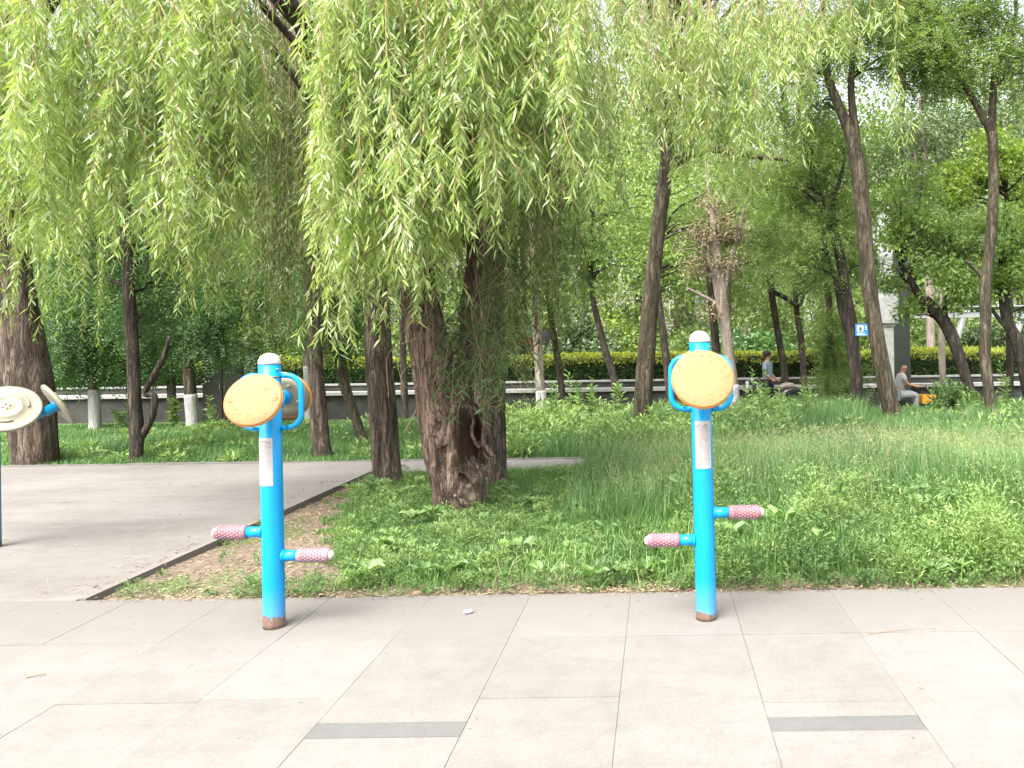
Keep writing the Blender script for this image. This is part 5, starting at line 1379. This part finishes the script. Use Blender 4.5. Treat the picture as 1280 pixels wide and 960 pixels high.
def bed_grass():
    p = scatter(300000, BX, 7.6, Y0 + 0.02, Y1 - 0.02); p = p[in_view(p)]
    n1 = vnoise(np.column_stack([p * 1.6, np.zeros(len(p))])); n2 = vnoise(np.column_stack([p * 6, np.ones(len(p))]))
    e = mulch_edge(p[:, 1]) + (n2 - 0.5) * 0.5
    inside = p[:, 0] > e
    front_bare = np.clip((p[:, 1] - Y0 - 0.10) / 0.3, 0.10, 1) 
    dens = front_bare * (0.45 + 0.55 * n1)
    # thin spot with dry stems near the left of the right post
    dry = np.exp(-(((p[:, 0] + 0.45) / 0.45) ** 2 + ((p[:, 1] - 5.0) / 0.4) ** 2)); dens *= 1 - 0.75 * dry
    nearfac = np.interp(p[:, 1], [4.6, 6.0, 9.3], [1.0, 0.75, 0.5])
    k = inside & (rng.random(len(p)) < dens * nearfac)
    q = p[k]
    right = np.clip((q[:, 0] + 0.9) / 1.1, 0, 1)
    hb = 0.07 + 0.07 * vnoise(np.column_stack([q * 1.1, np.zeros(len(q)) + 5]))
    back = np.clip((q[:, 1] - 5.6) / 1.2, 0, 1)
    h = hb * (0.6 + 0.6 * rng.random(len(q))) * (1 + 1.5 * right * back) + 0.04 * right + 0.16 * right * (rng.random(len(q)) < 0.3)
    h *= np.interp(q[:, 0] - mulch_edge(q[:, 1]), [0, 0.5], [0.55, 1.0])
    V, f = blades(withz(q), h, 0.0045 + 0.004 * rng.random(len(q)), 0.55)
    tag(mesh_obj('grass', V, f, M['grass'], None), 'short green grass of the planted bed', 'grass', kind='stuff')
bed_grass()

def meadow():
    p = scatter(420000, -16, 13, YP + 0.02, YL + 0.7); p = p[in_view(p)]
    nn = vnoise(np.column_stack([p * 0.9, np.zeros(len(p)) + 2]))
    k = rng.random(len(p)) < np.interp(p[:, 1], [10, 15], [1.0, 0.75]) * (0.6 + 0.4 * nn)
    q = p[k]
    u = q[:, 0] / q[:, 1]
    # mown at the left, tall at the right
    tall = np.interp(u, [-0.85, -0.35, -0.22, -0.05, 0.1, 0.5], [0.12, 0.15, 0.28, 0.36, 0.44, 0.48])
    depth = np.interp(q[:, 1], [10.1, 11.0, 15], [0.75, 1.0, 1.0])
    tall = tall * np.where((u > 0.27) & (u < 0.40) & (q[:, 1] > 11.5), 0.6, 1.0)
    h = tall * depth * (0.55 + 0.6 * rng.random(len(q))) * (0.7 + 0.6 * vnoise(np.column_stack([q * 0.7, np.zeros(len(q)) + 9])))
    V, f = blades(withz(q), h, 0.006 + 0.005 * rng.random(len(q)), 0.42)
    tag(mesh_obj('meadow_grass', V, f, M['grass_tall'], None), 'long meadow grass beyond the path', 'grass', kind='stuff')
    # tall grass along the near side of the path on the right, with pale seed heads
    p = scatter(150000, -0.9, 7.6, 5.9, Y1 - 0.03); p = p[in_view(p)]
    w = np.clip((p[:, 0] + 0.95) / 0.9, 0, 1) * np.interp(p[:, 1], [5.9, 6.8], [0.12, 1])
    q = p[rng.random(len(p)) < w]
    h = (0.20 + 0.26 * rng.random(len(q)) + 0.10 * np.clip((q[:, 0] - 0.6) / 1.5, 0, 1)) * (0.75 + 0.5 * vnoise(np.column_stack([q * 0.9, np.zeros(len(q)) + 4])))
    P = withz(q); V, f = blades(P, h, 0.0045 + 0.0035 * rng.random(len(q)), 0.38)
    k = rng.random(len(q)) < 0.06
    Ph = P[k].copy(); Ph[:, 2] += h[k] * 0.9
    n = len(Ph); K = 7; t = np.linspace(0, 1, K)
    PP = (Ph[:, None] + np.stack([np.zeros(K), np.zeros(K), t * 0.12], 1)[None]).reshape(-1, 3)
    D = unit(rng.normal(size=(n * K, 3)) * 0.8 + np.array([0, 0, 1.0]))
    PP = PP + rng.normal(size=PP.shape) * np.array([0.012, 0.012, 0.004])
    V2, f2 = diamond(PP, D, 0.03, 0.004)
    tag(mesh_obj('tall_grass', V, f, M['grass_tall'], None), 'tall grass of the bed in front of the path at the right', 'grass', kind='stuff')
    tag(mesh_obj('seed_heads', V2, f2, M['straw'], None), 'pale seed heads over the tall grass', 'grass', kind='stuff')
meadow()

def weed_clumps(centers, rad, hgt, per, leaf, wid, spread=0.8):
    n = len(centers); C = withz(centers)
    u = rng.random((n, per)) * 6.283; rr = np.sqrt(rng.random((n, per))); zz = rng.random((n, per)) ** 0.75
    dome = np.sqrt(np.clip(1 - zz ** 2 * 0.75, 0.05, 1))
    off = np.stack([np.cos(u) * rr * dome * rad[:, None], np.sin(u) * rr * dome * rad[:, None], zz * hgt[:, None]], 2)
    P = (C[:, None] + off).reshape(-1, 3)
    D = np.stack([np.cos(u) * spread, np.sin(u) * spread, 0.5 + 0.2 * rng.normal(size=u.shape)], 2).reshape(-1, 3) + rng.normal(size=(n * per, 3)) * 0.4
    D = unit(D); m = n * per
    up = np.tile([0, 0, 1.0], (m, 1)) + rng.normal(size=(m, 3)) * 0.5
    return diamond(P, D, leaf * (0.6 + 0.8 * rng.random(m)), wid * (0.7 + 0.6 * rng.random(m)), 0.15, up)

def ground_weeds():
    A, B = [], []
    p = scatter(11600, BX, 7.6, Y0 + 0.04, 8.9); p = p[in_view(p)]
    n1 = vnoise(np.column_stack([p * 1.3, np.zeros(len(p)) + 3])); n2 = vnoise(np.column_stack([p * 3.1, np.zeros(len(p)) + 7]))
    ins = p[:, 0] > mulch_edge(p[:, 1]) + 0.03
    left = p[:, 0] < -0.75
    dry = np.exp(-(((p[:, 0] + 0.42) / 0.42) ** 2 + ((p[:, 1] - 4.95) / 0.42) ** 2))
    dens = np.where(left, np.interp(p[:, 1], [4.64, 4.8, 6.0, 7.5, 9], [0.25, 0.55, 0.42, 0.2, 0.08]), np.interp(p[:, 1], [4.64, 4.78, 5.9, 6.6, 8], [0.28, 0.50, 0.42, 0.24, 0.06]))
    dens = dens * (0.35 + 0.9 * n1) * (1 - 0.8 * dry)
    k = ins & (rng.random(len(p)) < dens); q = p[k]; n2 = n2[k]
    right = np.clip((q[:, 0] - 0.0) / 0.5, 0, 1)
    fr = np.interp(q[:, 1], [4.64, 4.95, 6], [0.45, 1.0, 1.0])
    h = (0.08 + 0.09 * rng.random(len(q)) + right * (0.05 + 0.26 * rng.random(len(q)) ** 1.5 + 0.12 * n2)) * fr
    r = 0.06 + 0.05 * rng.random(len(q)) + 0.03 * right
    sel = (rng.random(len(q)) < 0.25) | ((n2 > 0.56) & (q[:, 0] > 0.1))
    sl_ = ~sel & left[k]; sr_ = ~sel & ~left[k]
    V, f = join([weed_clumps(q[sl_], r[sl_] * 0.85, h[sl_], 110, 0.026, 0.0062), weed_clumps(q[sr_], r[sr_], h[sr_], 130, 0.034, 0.0095)]); tag(mesh_obj('weeds', V, f, M['weed'], None), 'low feathery green weeds along the front of the bed', 'weeds', kind='stuff')
    V, f = weed_clumps(q[sel], r[sel], h[sel] * 1.08, 130, 0.036, 0.0100); tag(mesh_obj('yellow_weeds', V, f, M['weed_light'], None), 'yellow-green feathery weeds among the low green weeds', 'weeds', kind='stuff')
    # fringe of weeds on the mulch
    m = np.array([[-2.55, 4.86], [-2.62, 4.95], [-2.3, 4.78], [-2.35, 4.9], [-2.75, 4.8], [-3.02, 5.0], [-3.2, 4.75], [-2.9, 5.5], [-3.1, 5.6], [-3.35, 4.72], [-3.3, 4.82], [-2.7, 5.1], [-3.43, 5.2], [-3.44, 6.1], [-3.40, 6.6], [-2.2, 4.74], [-2.45, 5.0], [-2.68, 4.83], [-2.15, 4.7], [-2.28, 5.05]])
    m = np.vstack([m + rng.normal(size=m.shape) * 0.05, np.column_stack([rng.uniform(-2.6, 4.2, 70), Y0 + 0.02 + np.abs(rng.normal(size=70)) * 0.05])]); nm = len(m)
    V, f = weed_clumps(m, 0.03 + 0.06 * rng.random(nm), 0.03 + 0.09 * rng.random(nm), 70, 0.03, 0.008); tag(mesh_obj('mulch_weeds', V, f, M['weed'], None), 'sparse weed tufts on the bare mulch corner and along the paving edge', 'weeds', kind='stuff')
    # leafy undergrowth in the meadow
    p = scatter(3200, -14, 12, YP + 0.15, 15.2); p = p[in_view(p)]
    u = p[:, 0] / p[:, 1]
    w = np.interp(u, [-0.85, -0.3, -0.2, 0.0, 0.12, 0.2, 0.5], [0.05, 0.12, 0.45, 0.32, 0.42, 0.18, 0.12]) * (0.4 + 0.8 * vnoise(np.column_stack([p * 0.8, np.zeros(len(p)) + 6])))
    q = p[rng.random(len(p)) < w]; u = q[:, 0] / q[:, 1]
    h = np.interp(u, [-0.85, -0.25, -0.15, 0.5], [0.15, 0.2, 0.42, 0.42]) * (0.7 + 0.6 * rng.random(len(q))) * np.where((u > 0.27) & (u < 0.40), 0.55, 1.0)
    V, f = weed_clumps(q, 0.12 + 0.12 * rng.random(len(q)), h, 60, 0.10, 0.03); tag(mesh_obj('meadow_weeds', V, f, M['weed_light'], None), 'pale leafy undergrowth in the meadow beyond the path', 'weeds', kind='stuff')
ground_weeds()

def rosettes():
    P, D, L, W, st = [], [], [], [], []
    tab = [(520, 655), (545, 648), (500, 640), (505, 618), (560, 655), (600, 652), (575, 662), (690, 655), (705, 650), (770, 650), (480, 690), (455, 720), (440, 610), (470, 605), (500, 690), (780, 720), (810, 715), (835, 700), (740, 725), (680, 720), (650, 690),
           (900, 620), (930, 610), (960, 590), (1000, 600), (1050, 590), (1100, 585), (1150, 600), (1180, 590), (1080, 610), (1130, 620), (1200, 640), (1230, 660), (1190, 690), (1160, 650), (1250, 600), (1260, 700), (1215, 715), (1195, 725), (850, 640), (820, 625)]
    pts = [ground(a, b + (8 if a < 880 else 26))[:2] for a, b in tab]
    ex = scatter(120, BX + 0.6, 5, 4.9, 8.6); ex = np.vstack([ex, scatter(60, 0.4, 4.2, 5.5, 7.6)]); rng.shuffle(ex); ex = ex[in_view(ex)]; ex = ex[ex[:, 0] > mulch_edge(ex[:, 1]) + 0.1]
    pts = np.vstack([np.array(pts), ex[:110]])
    pts[:, 1] = np.maximum(pts[:, 1], 4.80)
    for q in pts:
        z = float(zground(q[0], q[1])); k = rng.integers(5, 9); big = 0.07 + 0.06 * rng.random(); tall = 0.05 + (0.24 if q[0] > 0 else 0.06) * rng.random()
        if q[1] < 5.0: tall = min(tall, 0.06)
        st.append(tube([[q[0], q[1], z - 0.01], [q[0], q[1], z + tall]], 0.005, 5))
        for j in range(k):
            a = j * 6.283 / k + rng.random(); d = np.array([math.cos(a), math.sin(a), 0.25 + 0.4 * rng.random()])
            P.append(np.array([q[0], q[1], z + tall]) + d * 0.03); D.append(d); L.append(big * (0.7 + 0.5 * rng.random())); W.append(big * (0.5 + 0.25 * rng.random()))
    V, f = join([broadleaf(np.array(P), unit(np.array(D)), np.array(L), np.array(W))] + st)
    tag(mesh_obj('broadleaf_weeds', V, f, M['broad'], None), 'broad-leaved weeds scattered through the bed', 'weeds', kind='stuff')
rosettes()

def litter():
    n = 15000
    a = scatter(int(n * 1.3), BX, 7.6, Y0 - 0.05, Y0 + 0.30); a = a[rng.random(len(a)) < np.exp(-np.abs(a[:, 1] - Y0 - 0.02) / 0.07) * (0.35 + 0.9 * vnoise(np.column_stack([a[:, 0] * 1.5, np.zeros(len(a)), np.zeros(len(a))])))]
    b = scatter(9000, BX + 0.02, -2.0, Y0, 9.0); b = b[b[:, 0] < mulch_edge(b[:, 1]) + 0.25]
    c = scatter(1100, -1.1, 0.2, Y0, 5.5); d = np.vstack([scatter(110, -5.5, 2.6, 2.8, 4.6), scatter(160, -3.4, 2.6, 4.2, 4.64)]); e = scatter(260, -9, -3.56, 4.6, 9.9); e2 = np.column_stack([BX - 0.06 - np.abs(rng.normal(size=260)) * 0.14, rng.uniform(4.7, 9.2, 260)]); e = np.vstack([e, e2])
    P = np.vstack([a, b, c, d, e]); m = len(P)
    z = zground(P[:, 0], P[:, 1]) + 0.004
    z = np.where((P[:, 1] < Y0 + 0.005) | (P[:, 0] < BX - 0.05), 0.004, z); z = z + 0.012 * rng.random(m) * (P[:, 1] > Y0)
    P = np.column_stack([P, z])
    az = rng.random(m) * 6.283; D = unit(np.stack([np.cos(az), np.sin(az), 0.15 * rng.normal(size=m)], 1))
    up = np.tile([0, 0, 1.0], (m, 1)) + rng.normal(size=(m, 3)) * 0.3
    sm = np.where(P[:, 1] < Y0, 0.55, 1.0)
    V, f = diamond(P, D, (0.015 + 0.035 * rng.random(m)) * sm, (0.004 + 0.010 * rng.random(m)) * sm, 0.1, up)
    tag(mesh_obj('leaf_litter', V, f, M['litter'], None), 'dry leaf and bark litter along the paving edge and on the mulch', 'litter', kind='stuff')
    # straw-coloured dead stems
    q = np.vstack([scatter(170, -1.2, 0.25, 4.72, 5.6), scatter(120, 0.3, 4, 4.75, 6.5), scatter(90, -3.2, -1.5, 4.7, 6)])
    q = q[q[:, 0] > mulch_edge(q[:, 1]) - 0.2]
    V, f = blades(withz(q), 0.10 + 0.14 * rng.random(len(q)), 0.006, 1.3)
    tag(mesh_obj('dead_stems', V, f, M['straw'], None), 'bent straw-coloured dead stems in the bed', 'straw', kind='stuff')
litter()

def tall_weed(label, px, py_top, Y, mat='weed_light', leaf=0.16, stems=3):
    x, _ = P2(px, Y); zg = float(zground(x, Y)); h = at(px, py_top, Y)[2] - zg
    r = empty('tall_weed', (x, Y, zg), label, 'weed', 'tall leafy weeds standing in the meadow')
    P, D, st = [], [], MB()
    for s in range(stems):
        a = np.array([x + rng.normal() * 0.05, Y + rng.normal() * 0.05, zg]); b = a + np.array([rng.normal() * 0.07, rng.normal() * 0.05, h * (1 if s == 0 else 0.65 + 0.3 * rng.random())])
        c = spline(np.array([a, (a + b) / 2 + rng.normal(size=3) * 0.02, b]), 10); st.tube(c, np.linspace(0.008, 0.003, 10), 6)
        k = 34; t = np.linspace(0.12, 1, k); pp = np.stack([np.interp(t, np.linspace(0, 1, 10), c[:, j]) for j in range(3)], 1); az = np.arange(k) * 2.4
        P.append(pp); D.append(np.stack([np.cos(az), np.sin(az), 0.45 + 0.9 * t ** 3], 1))
    st.build('stem', M['grass_tall'], r, True)
    P = np.concatenate(P); D = unit(np.concatenate(D)); n = len(P)
    V, f = lance(P, D, leaf * (0.6 + 0.5 * rng.random(n)) , leaf * 0.22, 0.35, 0.2); mesh_obj('leaves', V, f, M[mat], r)
for a in (('tall weed with drooping leaves beside the limewashed foot nearest the cabinet', 265, 497, 14.6), ('tall pale weed left of the dark cabinet', 217, 497, 15.0), ('pale weed before the dark wall between the cream wheels and forked tree', 149, 505, 15.1),
          ('tall weed at the limewashed foot of the pale slender tree', 690, 478, 14.0), ('tallest weed with plume tip, before the wall left of the leaning willow', 722, 466, 13.6), ('leaning plume weed beside the tallest weed', 740, 474, 13.9),
          ('weed just left of the leaning willow stem', 772, 478, 13.2), ('tall weed showing between right disc and scooter', 938, 462, 13.4), ('pointed weed in front of the scooter', 958, 466, 13.0), ('tall weed right of the scooter', 1003, 480, 12.5),
          ('tall pale weed between the fork-topped tree and the right edge', 1257, 452, 14.6), ('broad weed in the long grass right of the right disc', 978, 488, 11.6)):
    tall_weed(*a)
def grass_stalk(label, px, py, py_top, lean):
    g = ground(px, py); h = at(px, py_top, g[1])[2]
    r = empty('grass_stalk', (g[0], g[1], -0.01), label, 'grass stalk', 'pale bent stalks over the weeds')
    m = MB(); c = spline(np.array([[g[0], g[1], -0.01], [g[0] + lean * 0.25, g[1], h * 0.6], [g[0] + lean * 0.7, g[1] - 0.02, h * 0.97], [g[0] + lean * 1.25, g[1] - 0.03, h * 0.86]]), 18)
    m.tube(c, np.linspace(0.0035, 0.0012, 18), 6); m.build('stem', M['straw'], r, True)
    t = c[10:]; n = 40; k = rng.integers(0, len(t), n); D = unit(rng.normal(size=(n, 3)) * 0.5 + np.array([lean, 0, 0.2]))
    V, f = diamond(t[k], D, 0.03, 0.006); mesh_obj('seed_head', V, f, M['straw'], r)
grass_stalk('pale bent stalk at the upper right over the tall grass', 1232, 650, 508, 0.10)
grass_stalk('pale upright stalk leaning left near the right edge', 1222, 655, 512, -0.12)
grass_stalk('thin pale stalk in the middle of the right weeds', 1092, 690, 588, -0.03)
def twig_on_paving(label, p, q, rad):
    a, b = ground(*p), ground(*q); a[2] = b[2] = rad + 0.001
    m = MB(); m.tube(spline(np.array([a, (a + b) / 2 + np.array([0.02, 0.015, 0.004]), b]), 10), np.linspace(rad, rad * 0.5, 10), 6)
    c = (a + b) / 2; c[2] = 0
    tag(m.build('fallen_twig', M['twig'], None, True, loc=c), label, 'twig', 'twigs lying on the paving')
twig_on_paving('small pale twig lying on the left paving', (32, 848), (57, 844), 0.003)
twig_on_paving('thin twig lying on the right paving beside a joint', (1085, 793), (1170, 786), 0.0018)
def chip(label, px, py):
    g = ground(px, py); m = MB(); m.box(g + np.array([0, 0, 0.011]), (0.05, 0.03, 0.02), rz=0.5, bev=0.008)
    tag(m.build('stone_chip', M['coping'], None, True, loc=g), label, 'stone')
chip('small pale stone chip on the paving before the hollow willow', 585, 767)

# ================================================================== CAMERA, LIGHT, WORLD
cam = bpy.data.cameras.new('camera'); co = link(bpy.data.objects.new('camera', cam))
cam.sensor_width = 36; cam.sensor_fit = 'HORIZONTAL'; cam.lens = F / 1280 * 36
cam.shift_x = -(PPX - 640) / 1280; cam.shift_y = -(480 - PPY) / 1280
cam.clip_start = 0.05; cam.clip_end = 2000
co.matrix_world = Matrix.Translation((0, 0, EYE)) @ Matrix.Rotation(R(90), 4, 'X') @ Matrix.Rotation(-ROLL, 4, 'Z')
SC.camera = co

SUN_EL, SUN_AZ = R(58), math.atan2(-0.45, -0.75)      # azimuth as (x, y) direction towards the sun: behind left of the camera
sd = Vector((math.cos(SUN_EL) * math.sin(SUN_AZ), math.cos(SUN_EL) * math.cos(SUN_AZ), math.sin(SUN_EL)))
su = bpy.data.lights.new('sun', 'SUN'); so = link(bpy.data.objects.new('sun', su))
su.energy = 1.1; su.angle = R(40); su.color = (1.0, 0.955, 0.88)
so.rotation_euler = (-sd).to_track_quat('-Z', 'Y').to_euler(); so.location = (-10, -15, 30)

w = bpy.data.worlds.new('World'); SC.world = w; w.use_nodes = True
nt = w.node_tree; nt.nodes.clear()
sk = nt.nodes.new('ShaderNodeTexSky'); sk.sky_type = 'NISHITA'; sk.sun_disc = False
sk.sun_elevation = SUN_EL; sk.sun_rotation = SUN_AZ % (2 * math.pi); sk.altitude = 0; sk.air_density = 1.0; sk.dust_density = 7.0; sk.ozone_density = 0.6
bg = nt.nodes.new('ShaderNodeBackground'); bg.inputs['Strength'].default_value = 0.15
ow = nt.nodes.new('ShaderNodeOutputWorld')
hs = nt.nodes.new('ShaderNodeHueSaturation'); hs.inputs['Saturation'].default_value = 0.35      # thin overcast
nt.links.new(sk.outputs[0], hs.inputs['Color']); nt.links.new(hs.outputs[0], bg.inputs['Color']); nt.links.new(bg.outputs[0], ow.inputs['Surface'])

vs = SC.view_settings
SC.display_settings.display_device = 'sRGB'
vs.view_transform = 'Standard'; vs.look = 'None'; vs.gamma = 1.0; vs.use_curve_mapping = False
vs.exposure = 2.12
cy = SC.cycles
cy.max_bounces = 8; cy.diffuse_bounces = 5; cy.glossy_bounces = 2; cy.transmission_bounces = 3; cy.transparent_max_bounces = 4
cy.use_denoising = True
cy.caustics_reflective = False; cy.caustics_refractive = False
